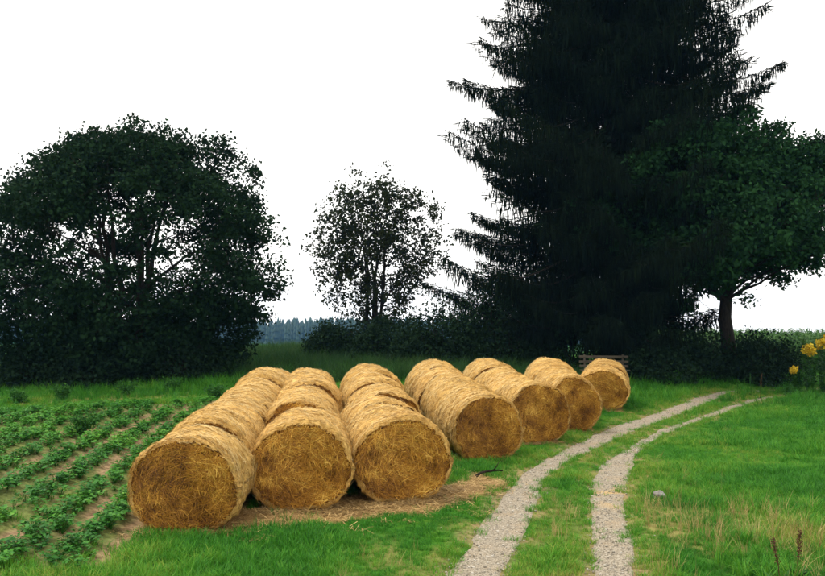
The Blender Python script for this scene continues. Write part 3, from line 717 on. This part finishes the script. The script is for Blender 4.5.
def haze():
    x0, x1, y0, y1, z0, z1 = -1150, 1150, -480, 1350, -24, 44
    V = [(x0, y0, z0), (x1, y0, z0), (x1, y1, z0), (x0, y1, z0), (x0, y0, z1), (x1, y0, z1), (x1, y1, z1), (x0, y1, z1)]
    Fq = [(0, 3, 2, 1), (4, 5, 6, 7), (0, 1, 5, 4), (1, 2, 6, 5), (2, 3, 7, 6), (3, 0, 4, 7)]
    m = bpy.data.materials.new('haze'); m.use_nodes = True; t = m.node_tree; t.nodes.remove(t.nodes['Principled BSDF'])
    v = N(t, 'ShaderNodeVolumePrincipled'); v.inputs['Color'].default_value = (.20, .50, 1.0, 1); v.inputs['Density'].default_value = HAZE; v.inputs['Anisotropy'].default_value = 0.0
    t.links.new(v.outputs[0], t.nodes['Material Output'].inputs['Volume'])
    tag(obj('haze', mesh('haze', V, np.array(Fq), m)), 'thin bluish air over the whole landscape', 'haze', kind='stuff')
HAZE = .00017
haze()

# ------------------------------------------------------------------ grass and small plants (geometry nodes scatter)
def scatter(name, P, protos, scale, ptint, tilt=.12, label=None, cat=None, g=rng):
    n = len(P); me = bpy.data.meshes.new(name); me.vertices.add(n); me.vertices.foreach_set('co', np.asarray(P, np.float32).ravel())
    def at(k, typ, v, f='value'):
        a = me.attributes.new(k, typ, 'POINT'); a.data.foreach_set(f, v.ravel())
    at('sca', 'FLOAT', np.broadcast_to(scale, (n,)).astype(np.float32)); at('ptint', 'FLOAT', np.asarray(ptint, np.float32)); at('pick', 'INT', g.integers(0, len(protos), n).astype(np.int32))
    rot = np.stack([g.normal(0, tilt, n), g.normal(0, tilt, n), g.uniform(0, 6.283, n)], 1).astype(np.float32); at('rot', 'FLOAT_VECTOR', rot, 'vector')
    col = bpy.data.collections.new(name + '_kinds')
    for i, p in enumerate(protos): col.objects.link(bpy.data.objects.new(f'{name}_kind_{i:02d}', p))
    o = link(bpy.data.objects.new(name, me))
    ng = bpy.data.node_groups.new(name, 'GeometryNodeTree'); ng.interface.new_socket('Geometry', in_out='INPUT', socket_type='NodeSocketGeometry'); ng.interface.new_socket('Geometry', in_out='OUTPUT', socket_type='NodeSocketGeometry')
    gi = ng.nodes.new('NodeGroupInput'); go = ng.nodes.new('NodeGroupOutput'); ip = ng.nodes.new('GeometryNodeInstanceOnPoints'); ci = ng.nodes.new('GeometryNodeCollectionInfo')
    ci.inputs['Collection'].default_value = col; ci.inputs['Separate Children'].default_value = True; ci.inputs['Reset Children'].default_value = True
    def na(k, typ):
        q = ng.nodes.new('GeometryNodeInputNamedAttribute'); q.data_type = typ; q.inputs['Name'].default_value = k; return next(s for s in q.outputs if s.enabled and s.name == 'Attribute')
    L = ng.links; L.new(gi.outputs[0], ip.inputs['Points']); L.new(ci.outputs[0], ip.inputs['Instance']); ip.inputs['Pick Instance'].default_value = True
    L.new(na('pick', 'INT'), ip.inputs['Instance Index']); L.new(na('rot', 'FLOAT_VECTOR'), ip.inputs['Rotation']); L.new(na('sca', 'FLOAT'), ip.inputs['Scale']); L.new(ip.outputs[0], go.inputs[0])
    md = o.modifiers.new('scatter', 'NODES'); md.node_group = ng
    return tag(o, label, cat, kind='stuff')

def tuft(seed, n, h, spread, wd, mat, lean=.5, segs=3):
    g = np.random.default_rng(seed); mb = MB()
    for k in range(n):
        az = g.uniform(0, 6.28); r = spread * math.sqrt(g.uniform()); b0 = np.array([math.cos(az) * r, math.sin(az) * r, -.01])
        a2 = az + g.normal() * .9; d = np.array([math.cos(a2), math.sin(a2), 0]); H = h * g.uniform(.5, 1.15); ln = lean * g.uniform(.2, 1.3); sd_ = np.array([-d[1], d[0], 0])
        t_ = np.linspace(0, 1, segs + 1); c = b0 + d * (ln * H * t_ ** 2)[:, None] + np.array([0, 0, 1.0]) * (H * (t_ - .25 * ln * t_ ** 2))[:, None]
        ww = wd * g.uniform(.7, 1.3) * (1 - t_ ** 1.6 * .95) / 2
        V = np.stack([c - sd_ * ww[:, None], c + sd_ * ww[:, None]], 1).reshape(-1, 3); i = np.arange(segs)[:, None] * 2
        mb.add(V, i + [0, 1, 3, 2], None, g.uniform(0, 1))
    return mb.mesh('tuft', mat)
GREEN = [(0.0, (.018, .105, .010)), (.40, (.055, .235, .016)), (.75, (.13, .30, .024)), (1.0, (.30, .33, .06))]
M['grass'] = leaf_mat('grass_blade', (0, 0, 0), GREEN, inst=True, trans=.3, rough=.55)
M['tallgrass'] = leaf_mat('tall_grass_blade', (0, 0, 0), [(0, (.010, .038, .008)), (.5, (.022, .070, .012)), (1.0, (.07, .10, .025))], inst=True, trans=.25)
M['drygrass'] = leaf_mat('dry_grass_blade', (0, 0, 0), [(0, (.20, .13, .04)), (.5, (.36, .27, .10)), (1.0, (.55, .44, .20))], inst=True, trans=.2)
M['crop'] = leaf_mat('crop_leaf', (0, 0, 0), [(0, (.012, .075, .010)), (.5, (.036, .17, .014)), (.85, (.09, .27, .02)), (1.0, (.17, .33, .035))], inst=True, trans=.25, rough=.5)

GR = [tuft(500 + i, 20, .115, .075, .0075, M['grass'], .8) for i in range(6)]
GL = [tuft(520 + i, 22, .27, .09, .009, M['grass'], .9) for i in range(4)]
GT = [tuft(540 + i, 18, .80, .14, .016, M['tallgrass'], .5) for i in range(4)]
GD = [tuft(560 + i, 9, .34, .07, .005, M['drygrass'], .55) for i in range(4)]
def field_pts(n, y0, y1, p, half=.56, pad=2.5, g=rng):
    """points over the ground, thinning with distance (density ~ y^-p)"""
    u = g.uniform(size=n); e = 2 - p; y = (y0 ** e + u * (y1 ** e - y0 ** e)) ** (1 / e); x = g.uniform(-1, 1, n) * (y * half + pad); return x, y
# short grass everywhere it grows
x, y = field_pts(92000, 7.6, 37, 1.25)
rd = rut_dist(x, y); keep = rng.uniform(size=len(x)) < sstep(-.16, .02, rd + (fbm(x * 4, y * 4, 77) - .5) * .60)
keep &= rng.uniform(size=len(x)) > straw_mask(x, y) * .97; keep &= rng.uniform(size=len(x)) > crop_mask(x, y) * .96; keep &= rng.uniform(size=len(x)) > dry_mask(x, y) * .35; keep &= ~bale_mask(x, y, .0)
x, y = x[keep], y[keep]; rd = rd[keep]
tn = (fbm(x * .55, y * .55, 51) - .5) * 1.15 + (vnoise(x * 4.5, y * 4.5, 52) - .5) * .35 + .14 + .30 * dry_mask(x, y) + .22 * sstep(.5, .05, rd) + .10 * rng.normal(size=len(x)) - .10 * sstep(2.0, 6.0, x - .35 * y)
lush = sstep(.45, .65, fbm(x * .5, y * .5, 57))
scl = (.62 + .55 * lush) * (1 - .35 * sstep(.45, .0, rd)) * rng.uniform(.7, 1.25, len(x)) * (1 + .012 * (y - 8))
tn = np.clip(tn, 0, .9)
scatter('short_grass', np.stack([x, y, ground_h(x, y) - .005], 1), GR, scl, tn, .15, 'short green grass of the meadow and the track verges', 'grass')
# tufts spilling over the rut edges
vx, vy = [], []
for c, wd in RC:
    sl = np.concatenate([[0], np.cumsum(np.linalg.norm(np.diff(c, axis=0), axis=1))]); q = rng.uniform(6, sl[-1], 3600); T = unit(np.gradient(c, axis=0))
    sg_ = np.where(rng.uniform(size=len(q)) < .5, -1, 1); o_ = sg_ * (np.interp(q, sl, wd) * .5 + np.minimum(rng.normal(.02, .10, len(q)), .25) + (fbm(q * 1.3 + sg_ * 40, q * 0, 17) - .5) * .36)
    vx.append(np.interp(q, sl, c[:, 0]) + np.interp(q, sl, T[:, 1]) * o_); vy.append(np.interp(q, sl, c[:, 1]) - np.interp(q, sl, T[:, 0]) * o_)
vx = np.concatenate(vx); vy = np.concatenate(vy); k = (vy > 7) & (rng.uniform(size=len(vx)) < sstep(.30, .55, fbm(vx * 2.5, vy * 2.5, 19)) * .9 + .1); vx, vy = vx[k], vy[k]
scatter('verge_grass', np.stack([vx, vy, ground_h(vx, vy) + .005], 1), GR, rng.uniform(.45, 1.0, len(vx)), np.clip(.30 + .55 * (fbm(vx * .9, vy * .9, 23) - .4) + .1 * rng.normal(size=len(vx)), 0, .9), .2, 'ragged yellowish grass along the wheel rut edges', 'grass')
# longer clumps: right meadow, bank behind the track, field edge
x, y = field_pts(14000, 8, 37, 1.1)
pr = sstep(.48, .60, fbm(x * .6, y * .6, 63)) * .9 + .06
pr = np.maximum(pr, sstep(26, 29, y) * .8 * (x > 4)); pr = np.maximum(pr, sstep(26.5, 28, y) * .9 * (x < -4)); pr = np.maximum(pr, sstep(.25, -.1, np.abs(poly_dist(x, y, np.array([G(*p) for p in [(660, 500), (825, 470), (825, 576), (660, 576)]])) * .1)) * .25)
rd = rut_dist(x, y); keep = (rng.uniform(size=len(x)) < pr) & (rd > .15) & ~bale_mask(x, y, .25) & (straw_mask(x, y) < .3) & (crop_mask(x, y) < .4) & ((rd > .8) | (y > 25))
keep &= (np.abs(x) > 0) & ~((x < 1.2 + .02 * y) & (x > -9) & (y < 12.5))
x, y = x[keep], y[keep]
scatter('long_grass', np.stack([x, y, ground_h(x, y) - .01], 1), GL, rng.uniform(.55, 1.25, len(x)) * (1 + .5 * sstep(26, 30, y)), np.clip(.05 + .7 * (fbm(x * .8, y * .8, 67) - .4) + .07 * rng.normal(size=len(x)), 0, .8), .18, 'longer lush grass clumps on the meadow and bank', 'grass')
# dry stalks
x, y = field_pts(16000, 8, 36, 1.2)
pr = dry_mask(x, y) * .9 + .012; rd = rut_dist(x, y); keep = (rng.uniform(size=len(x)) < pr) & (rd > .12) & ~bale_mask(x, y, .2) & (crop_mask(x, y) < .3)
x, y = x[keep], y[keep]; far = np.hypot(x - G(725, 540)[0], y - G(725, 540)[1])
scatter('dry_grass', np.stack([x, y, ground_h(x, y) - .01], 1), GD, np.where(far < 2.4, rng.uniform(.7, 1.3, len(x)), rng.uniform(.35, .8, len(x))), np.clip(.25 + .2 * rng.normal(size=len(x)), 0, 1), .2, 'dry straw coloured grass stalks beside the track', 'grass')
# tall dark grass on the bank behind the bales
n = 15000; x = rng.uniform(-34, 7, n); y = rng.uniform(29.5, 60, n); k = (rng.uniform(size=n) < (30 / y) ** 1.0) & ~((x > -17) & (x < -8.5) & (y < 34.5)) & (np.abs(x) < y * .62 + 3) & ~((x < -6.5) & (y < 33)); k &= ~bale_mask(x, y, .5)
x, y = x[k], y[k]
scatter('tall_grass', np.stack([x, y, base_h(x, y) - .02], 1), GT, rng.uniform(.6, 1.15, len(x)), np.clip(.22 + .5 * (fbm(x * .3, y * .3, 81) - .5) + .1 * rng.normal(size=len(x)), 0, .9), .15, 'tall dark grass covering the rise behind the bales', 'grass')

# crop plants in rows
def crop_plant(seed):
    g = np.random.default_rng(seed); mb = MB(); n = 17
    for k in range(n):
        az = g.uniform(0, 6.28); r = g.uniform(.03, .17); h = g.uniform(.08, .22) * (1.2 - r * 2); d = np.array([math.cos(az), math.sin(az), 0]); tip = d * r + [0, 0, h]
        mb.tube(np.array([[0, 0, 0], d * r * .5 + [0, 0, h * .75], tip]), [.004, .003, .002], 3, .4, cap=False)
        for j in (-1, 0, 1):
            a2 = az + j * 1.15; A = np.array([[math.cos(a2), math.sin(a2), g.normal(-.15, .25)]]); A = unit(A); B_ = unit(np.cross(A, [[0, 0, 1.0]]) + g.normal(0, .25, (1, 3))); L = g.uniform(.05, .085)
            mb.leaves(tip[None], A, B_, L, L * .75, np.array([g.uniform(0, 1)]), .12)
    return mb.mesh('crop_plant', M['crop'])
CP_ = [crop_plant(600 + i) for i in range(6)]
us, vs_ = [], []
for r_ in range(0, 22):
    v = np.arange(-4, 17, .085) + rng.normal(0, .05, len(np.arange(-4, 17, .085))); us.append(-(r_ + .5) * ROW_SP + .4 * 0 + rng.normal(0, .115, len(v))); vs_.append(v)
u = np.concatenate(us); v = np.concatenate(vs_)
x = ROW_O[0] + ROWN[0] * u + ROWDIR[0] * v; y = ROW_O[1] + ROWN[1] * u + ROWDIR[1] * v
k = (rng.uniform(size=len(x)) < crop_mask(x, y)) & (rng.uniform(size=len(x)) < sstep(.28, .5, fbm(x * .7, y * .7, 87)) * .35 + .65) & (np.abs(x) < y * .60 + 2.5)
x, y = x[k], y[k]
scatter('crop_plants', np.stack([x, y, ground_h(x, y) - .01], 1), CP_, rng.uniform(.5, 1.1, len(x)), np.clip(.30 + .7 * (fbm(x, y, 93) - .5) + .08 * rng.normal(size=len(x)), 0, .8), .12, 'leafy low crop plants in rows on the left field', 'crop')

# tall green crop on the right horizon
def stalk_plant(seed):
    g = np.random.default_rng(seed); mb = MB(); H = g.uniform(1.7, 2.1); mb.tube(np.array([[0, 0, 0], [.02, 0, H * .5], [.03, .02, H]]), [.014, .011, .004], 4, .3)
    for k in range(11):
        z = H * (.15 + .8 * k / 11); az = k * 2.4 + g.normal() * .4; d = np.array([math.cos(az), math.sin(az), 0]); L = g.uniform(.45, .75); t_ = np.linspace(0, 1, 5)
        c = np.array([0, 0, z]) + d * (L * t_)[:, None] + np.array([0, 0, 1.0]) * (L * (.55 * t_ - .85 * t_ ** 2))[:, None]; sd_ = np.array([-d[1], d[0], 0]); ww = .045 * np.sin(np.clip(t_ * 2.6 + .4, 0, 3.14)) + .004
        V = np.stack([c - sd_ * ww[:, None], c + sd_ * ww[:, None]], 1).reshape(-1, 3); i = np.arange(4)[:, None] * 2; mb.add(V, i + [0, 1, 3, 2], None, g.uniform(0, 1))
    return mb.mesh('stalk', M['tallcrop'])
M['tallcrop'] = leaf_mat('tall_crop_leaf', (0, 0, 0), [(0, (.018, .062, .012)), (.5, (.035, .11, .016)), (1, (.08, .16, .03))], inst=True, trans=.25)
n = 5200; x = rng.uniform(15, 46, n); y = rng.uniform(42, 60, n); k = y > 42.0 + np.abs(x - 24) * .05; x, y = x[k], y[k]
scatter('tall_crop', np.stack([x, y, base_h(x, y)], 1), [stalk_plant(700 + i) for i in range(5)], rng.uniform(.85, 1.1, len(x)), np.clip(.25 + .12 * rng.normal(size=len(x)), 0, .7), .06, 'tall green field crop on the right horizon', 'crop')

# pebbles on the ruts, straw bits on the bare strip
def pebble(seed):
    g = np.random.default_rng(seed); d = []
    for i, n in ((-1, 1), (-.55, 5), (.15, 6), (.75, 5), (1, 1)):
        for j in range(n): a = 6.283 * j / n + i; r = math.sqrt(max(0, 1 - i * i)); d.append((math.cos(a) * r * g.uniform(.8, 1.2), math.sin(a) * r * g.uniform(.7, 1.1), i * .6))
    V = np.array(d); T = []
    rings = [[0], list(range(1, 6)), list(range(6, 12)), list(range(12, 17)), [17]]
    import bmesh
    bm = bmesh.new(); [bm.verts.new(p) for p in V]; bmesh.ops.convex_hull(bm, input=bm.verts); me = bpy.data.meshes.new('pebble'); bm.to_mesh(me); bm.free(); me.materials.append(M['pebble']); return me
PB = [pebble(800 + i) for i in range(5)]
P_ = []
for c, wd in RC:
    s = np.concatenate([[0], np.cumsum(np.linalg.norm(np.diff(c, axis=0), axis=1))]); q = rng.uniform(0, s[-1], 9000); q = q[rng.uniform(size=len(q)) < np.clip(9 / np.clip(np.interp(q, s, c[:, 1]), 9, 99), 0, 1) ** 1.3]
    cx = np.interp(q, s, c[:, 0]); cy = np.interp(q, s, c[:, 1]); ww = np.interp(q, s, wd); a = rng.normal(0, .30, len(q)); T = unit(np.gradient(c, axis=0)); tx = np.interp(q, s, T[:, 0]); ty = np.interp(q, s, T[:, 1])
    P_.append(np.stack([cx + ty * a * ww, cy - tx * a * ww], 1))
P_ = np.vstack(P_); zz = base_h(P_[:, 0], P_[:, 1]) + (fbm(P_[:, 0] * .8, P_[:, 1] * .8, 3) - .5) * .07 * sstep(60, 36, P_[:, 1]) - .008
scatter('pebbles', np.column_stack([P_, zz]), PB, .006 + .016 * rng.uniform(size=len(P_)) ** 2.5, rng.uniform(0, 1, len(P_)), .3, 'loose gravel stones lying in the wheel ruts', 'gravel')
def straw_bit(seed):
    g = np.random.default_rng(seed); mb = MB()
    for k in range(14):
        az = g.uniform(0, 6.28); d = np.array([math.cos(az), math.sin(az), g.normal(0, .12)]); c = np.append(g.normal(0, .07, 2), g.uniform(.004, .03)); L = g.uniform(.05, .16); sd_ = np.array([-d[1], d[0], 0]) * g.uniform(.002, .0045)
        V = [c - d * L / 2 - sd_, c - d * L / 2 + sd_, c + d * L / 2 + sd_, c + d * L / 2 - sd_]; mb.add(V, [[0, 1, 2, 3]], None, g.uniform(0, 1))
    return mb.mesh('straw_bit', M['strand_litter'])
n = 60000; x = rng.uniform(-6, 4, n); y = rng.uniform(9, 16, n); k = rng.uniform(size=n) < straw_mask(x, y) * .13 * (1 - bale_mask(x, y, -.05)) + .010 * sstep(1.0, .0, poly_dist(x, y, STRAW_POLY)); x, y = x[k], y[k]
x2 = []; 
for b in BALES:
    if b['k'] == 0: s, c = math.sin(R(b['yaw'])), math.cos(R(b['yaw'])); a = rng.normal(0, .45, 60); f = -.6 - np.abs(rng.normal(0, .13, 60)); x2.append(np.stack([b['c'][0] + c * a + s * f, b['c'][1] - s * a + c * f], 1))
x2 = np.vstack(x2); x = np.concatenate([x, x2[:, 0]]); y = np.concatenate([y, x2[:, 1]])
scatter('straw_litter', np.stack([x, y, ground_h(x, y)], 1), [straw_bit(820 + i) for i in range(5)], rng.uniform(.7, 1.3, len(x)), rng.uniform(0, 1, len(x)), .1, 'loose straw strewn on the bare ground before the bales', 'straw')

# ------------------------------------------------------------------ bench
m, t, b = new_mat('weathered_wood', .85, .2)
tcn = N(t, 'ShaderNodeTexCoord'); mpn = N(t, 'ShaderNodeMapping'); mpn.inputs['Scale'].default_value = (2, 30, 30); t.links.new(tcn.outputs['Object'], mpn.inputs['Vector'])
nn = N(t, 'ShaderNodeTexNoise', Scale=1.5, Detail=5.0); t.links.new(mpn.outputs[0], nn.inputs['Vector']); t.links.new(ramp(t, nn.outputs['Fac'], [(.3, (.045, .037, .025)), (.7, (.12, .10, .07))]).outputs[0], b.inputs['Base Color']); bump(t, b, nn.outputs['Fac'], .4, .01); M['wood'] = m
def bench(loc, rz):
    root = empty('wooden_bench', loc, rz); tag(root, 'weathered wooden bench in dark shade behind the rightmost bale', 'bench')
    def part(name, *boxes, **kw):
        mb = MB(); [mb.box(*bb) for bb in boxes]; return obj(name, mb.mesh(name, M['wood']), root)
    for z, yb in ((.98, .30), (.78, .27), (.60, .24)): part('backrest_slat', ((0, yb, z), (2.0, .035, .11)))
    for yb in (-.18, -.04, .10): part('seat_slat', ((0, yb, .45), (2.0, .12, .04)))
    for sx in (-.78, .78):
        part('leg', ((sx, -.18, .205), (.08, .08, .46))); part('leg', ((sx, .19, .205), (.08, .08, .46)))
        mb = MB(); rm = np.array(Matrix.Rotation(R(-9), 3, 'X')); mb.box((sx, .275, .72), (.07, .05, .72), .006, rm); obj('back_post', mb.mesh('back_post', M['wood']), root)
        part('seat_bearer', ((sx, .0, .405), (.082, .46, .05)))
bx, by = 7.9, 33.0
bench((bx, by, float(base_h(bx, by)) + .0), R(-6))

# ------------------------------------------------------------------ yellow flowering plants by the track end
M['flower'] = leaf_mat('yellow_petal', (0, 0, 0), [(0, (.52, .30, .012)), (.5, (.72, .50, .02)), (1, (.82, .66, .08))], trans=.2)
M['stemleaf'] = leaf_mat('flower_leaf', (.018, .075, .012), (.06, .19, .025), trans=.25)
def flower_plant(x, y, h, nf, label, seed, big=1.0):
    g = np.random.default_rng(seed); root = empty('flower_plant', zloc(x, y, .0)); tag(root, label, 'flower', 'yellow flowering plants beside the track')
    st = MB(); lf = MB(); tips = []
    for k in range(14):
        az = g.uniform(0, 6.28); e = np.array([math.cos(az) * .45, math.sin(az) * .26, h * g.uniform(.72, 1.0)]) * [g.uniform(.2, 1.2)] * 1
        e[2] = h * g.uniform(.70, 1.0); p = path([math.cos(az) * .06, math.sin(az) * .06, -.05], e, g, .02, .03, 8); st.tube(p, np.linspace(.009, .004, 8), 4, .4); tips.append(p[-1])
        n = 46; u = g.uniform(.05, 1, n); q = np.stack([np.interp(u, np.linspace(0, 1, 8), p[:, c]) for c in range(3)], 1); A = unit(np.column_stack([g.normal(size=(n, 2)), g.normal(.15, .4, n)])); L = g.uniform(.10, .22, n)
        lf.leaves(q, A, unit(np.cross(A, [0, 0, 1.0]) + g.normal(0, .2, (n, 3))), L, L * .38, g.uniform(0, 1, n), .1)
    obj('stems', st.mesh('stems', M['stemleaf']), root); obj('leaves', lf.mesh('leaves', M['stemleaf']), root)
    tips = sorted(tips, key=lambda p: -p[2])
    for k in range(nf):
        mb = MB(); n = 620; c = tips[k] - np.array([0, 0, .12 * big]); hh = .26 * big; pc = np.column_stack([g.normal(0, .04 * big, (7, 2)), g.uniform(.02, .16, 7) * big]); pi_ = g.integers(0, 7, n)
        q = c + pc[pi_] + np.clip(g.normal(size=(n, 3)), -1.8, 1.8) * np.array([.035, .035, .045]) * big; A = rdir(n, g); A[:, 2] = np.abs(A[:, 2]); mb.leaves(q, A, perp(A, g), .045 * big, .035 * big, g.uniform(0, 1, n), .1)
        obj('flower_head', mb.mesh('flower_head', M['flower']), root)
fx = lambda px, py: G(px, py + 8, .1)
for px, py, h, nf, lab, big in [(798, 384, 1.05, 1, 'small plant with a single low yellow bloom left of the other flowers', 1.3), (810, 383, 1.9, 1, 'leafy plant with a tall yellow flower spike beside the track end', 1.9),
                                (824, 382, 2.1, 1, 'tallest yellow flowering plant at the right picture edge', 2.2), (842, 384, 1.9, 1, 'yellow flowering plant just past the right picture edge', 1.9)]:
    flower_plant(*fx(px, py), h, nf, lab, int(px), big)

# dark weeds at the track end, dock stalks and weeds in the meadow
M['dock'] = leaf_mat('dock_seed', (.05, .02, .010), (.14, .06, .03), trans=.05)
def dock(x, y, h, label, seed, mat=None, group='rusty dock stalks in the right meadow'):
    g = np.random.default_rng(seed); root = empty('dock_stalk', (x, y, float(ground_h(np.array([x]), np.array([y]))[0]))); tag(root, label, 'weed', group)
    st = MB(); p = path([0, 0, -.04], [g.normal() * .06, g.normal() * .06, h], g, .02, .03, 8); st.tube(p, np.linspace(.007, .003, 8), 5, .3); obj('stem', st.mesh('stem', mat or M['dock']), root)
    mb = MB(); n = 220; u = g.uniform(.45, 1, n); q = np.stack([np.interp(u, np.linspace(0, 1, 8), p[:, c]) for c in range(3)], 1) + g.normal(0, .014, (n, 3)); A = rdir(n, g); mb.leaves(q, A, perp(A, g), .018, .014, g.uniform(0, 1, n)); obj('seed_head', mb.mesh('seed_head', mat or M['dock']), root)
    lf = MB(); n = 9; az = g.uniform(0, 6.28, n); A = unit(np.column_stack([np.cos(az), np.sin(az), g.uniform(.1, .9, n)])); lf.leaves(np.tile([0, 0, .01], (n, 1)), A, unit(np.cross(A, [0, 0, 1.0])), g.uniform(.14, .26, n), .06, g.uniform(0, 1, n), .1); obj('leaves', lf.mesh('leaves', M['stemleaf']), root)
dock(*G(781, 585), .52, 'left of two brown dock stalks in the near right meadow', 41); dock(*G(797, 580), .55, 'right of two brown dock stalks in the near right meadow', 42)
dock(*G(751, 397), .85, 'dark upright weed at the far end of the track', 43, M['stemleaf'], 'weeds where the track ends'); dock(*G(760, 399), .95, 'pale stemmed weed right of the dark one at the track end', 44, M['drygrass2'] if 'drygrass2' in M else None, 'weeds where the track ends')
dock(*G(738, 396), .5, 'short weed at the verge where the track vanishes', 45, M['stemleaf'], 'weeds where the track ends')

def weed(x, y, r, h, label, seed, cat='weed'):
    g = np.random.default_rng(seed); root = empty('leafy_weed', (x, y, float(ground_h(np.array([x]), np.array([y]))[0]))); tag(root, label, cat, 'leafy weed clumps')
    st = MB(); lf = MB()
    for k in range(14):
        az = g.uniform(0, 6.28); e = np.array([math.cos(az) * r * g.uniform(.2, .9), math.sin(az) * r * g.uniform(.2, .9), h * g.uniform(.55, 1)]); p = path([0, 0, -.03], e, g, .1, .05, 5); st.tube(p, np.linspace(.006, .003, 5), 4, .3)
        n = 46; u = g.uniform(.2, 1, n); q = np.stack([np.interp(u, np.linspace(0, 1, 5), p[:, c]) for c in range(3)], 1) + g.normal(0, .05, (n, 3)); q[:, 2] = np.abs(q[:, 2]); A = rdir(n, g); L = g.uniform(.05, .11, n); lf.leaves(q, A, perp(A, g), L, L * .6, g.uniform(0, .7, n), .1)
    obj('stems', st.mesh('stems', M['stemleaf']), root); obj('leaves', lf.mesh('leaves', M['stemleaf']), root)
weed(*G(81, 437, .1), .55, .62, 'bushy dark weed rising among the crop rows', 51); weed(*G(672, 390, .1), .5, .55, 'dark weed clump on the grass bank below the trees', 52); weed(*G(693, 384, .1), .22, .75, 'slim tall weed on the bank before the dark shrubs', 53)
weed(*G(790, 394, .1), .45, .45, 'dark bushy weed at the foot of the yellow flowers', 54); weed(*G(215, 404, .2), .6, .5, 'weed clump at the field edge beside the leftmost bale row', 55)

for i, (px, py, r, h, lab) in enumerate([(20, 404, .5, .45, 'weed clump at the left end of the field edge, under the round tree'), (62, 402, .45, .5, 'second weed clump from the left along the far field edge'),
        (128, 400, .55, .55, 'weed clump at the far field edge below the round tree centre'), (172, 398, .5, .5, 'weed clump at the far field edge between tree and bales')]):
    weed(*G(px, py, .15), r, h, lab, 70 + i)
# stone and stick
m, t, b = new_mat('field_stone', .9, .2); nn = N(t, 'ShaderNodeTexNoise', Scale=9.0, Detail=6.0); tcn = N(t, 'ShaderNodeTexCoord'); t.links.new(tcn.outputs['Object'], nn.inputs['Vector'])
t.links.new(ramp(t, nn.outputs['Fac'], [(.3, (.12, .11, .10)), (.7, (.28, .265, .24))]).outputs[0], b.inputs['Base Color']); bump(t, b, nn.outputs['Fac'], .5, .02)
import bmesh
bm = bmesh.new(); bmesh.ops.create_icosphere(bm, subdivisions=3, radius=1)
for v in bm.verts:
    c = v.co.copy(); k = 1 + .16 * math.sin(3 * c.x + 1) * math.cos(2.3 * c.y) + .10 * math.sin(5 * c.z + 2 * c.x); v.co = Vector((c.x * .12, c.y * .10, c.z * .085)) * k
me = bpy.data.meshes.new('field_stone'); bm.to_mesh(me); bm.free(); me.materials.append(m)
o = obj('field_stone', me); sx, sy = G(659, 499); o.location = (sx, sy, float(ground_h(np.array([sx]), np.array([sy]))[0]) + .05); tag(o, 'grey field stone in the grass right of the track', 'stone')
mb = MB(); p = path([-.28, 0, .03], [.28, .10, .10], np.random.default_rng(3), .1, .08, 8); mb.tube(p, np.linspace(.028, .014, 8), 6); mb.tube(path(p[5], p[5] + [.10, -.02, .16], np.random.default_rng(4), 0, .05, 4), [.014, .012, .01, .006], 5)
sx, sy = G(490, 477); o = obj('dead_branch', mb.mesh('dead_branch', M['bark'], True)); o.location = (sx, sy, float(ground_h(np.array([sx]), np.array([sy]))[0]) - .01); o.rotation_euler.z = .2; tag(o, 'short dead branch lying between the third bale and the track', 'branch')
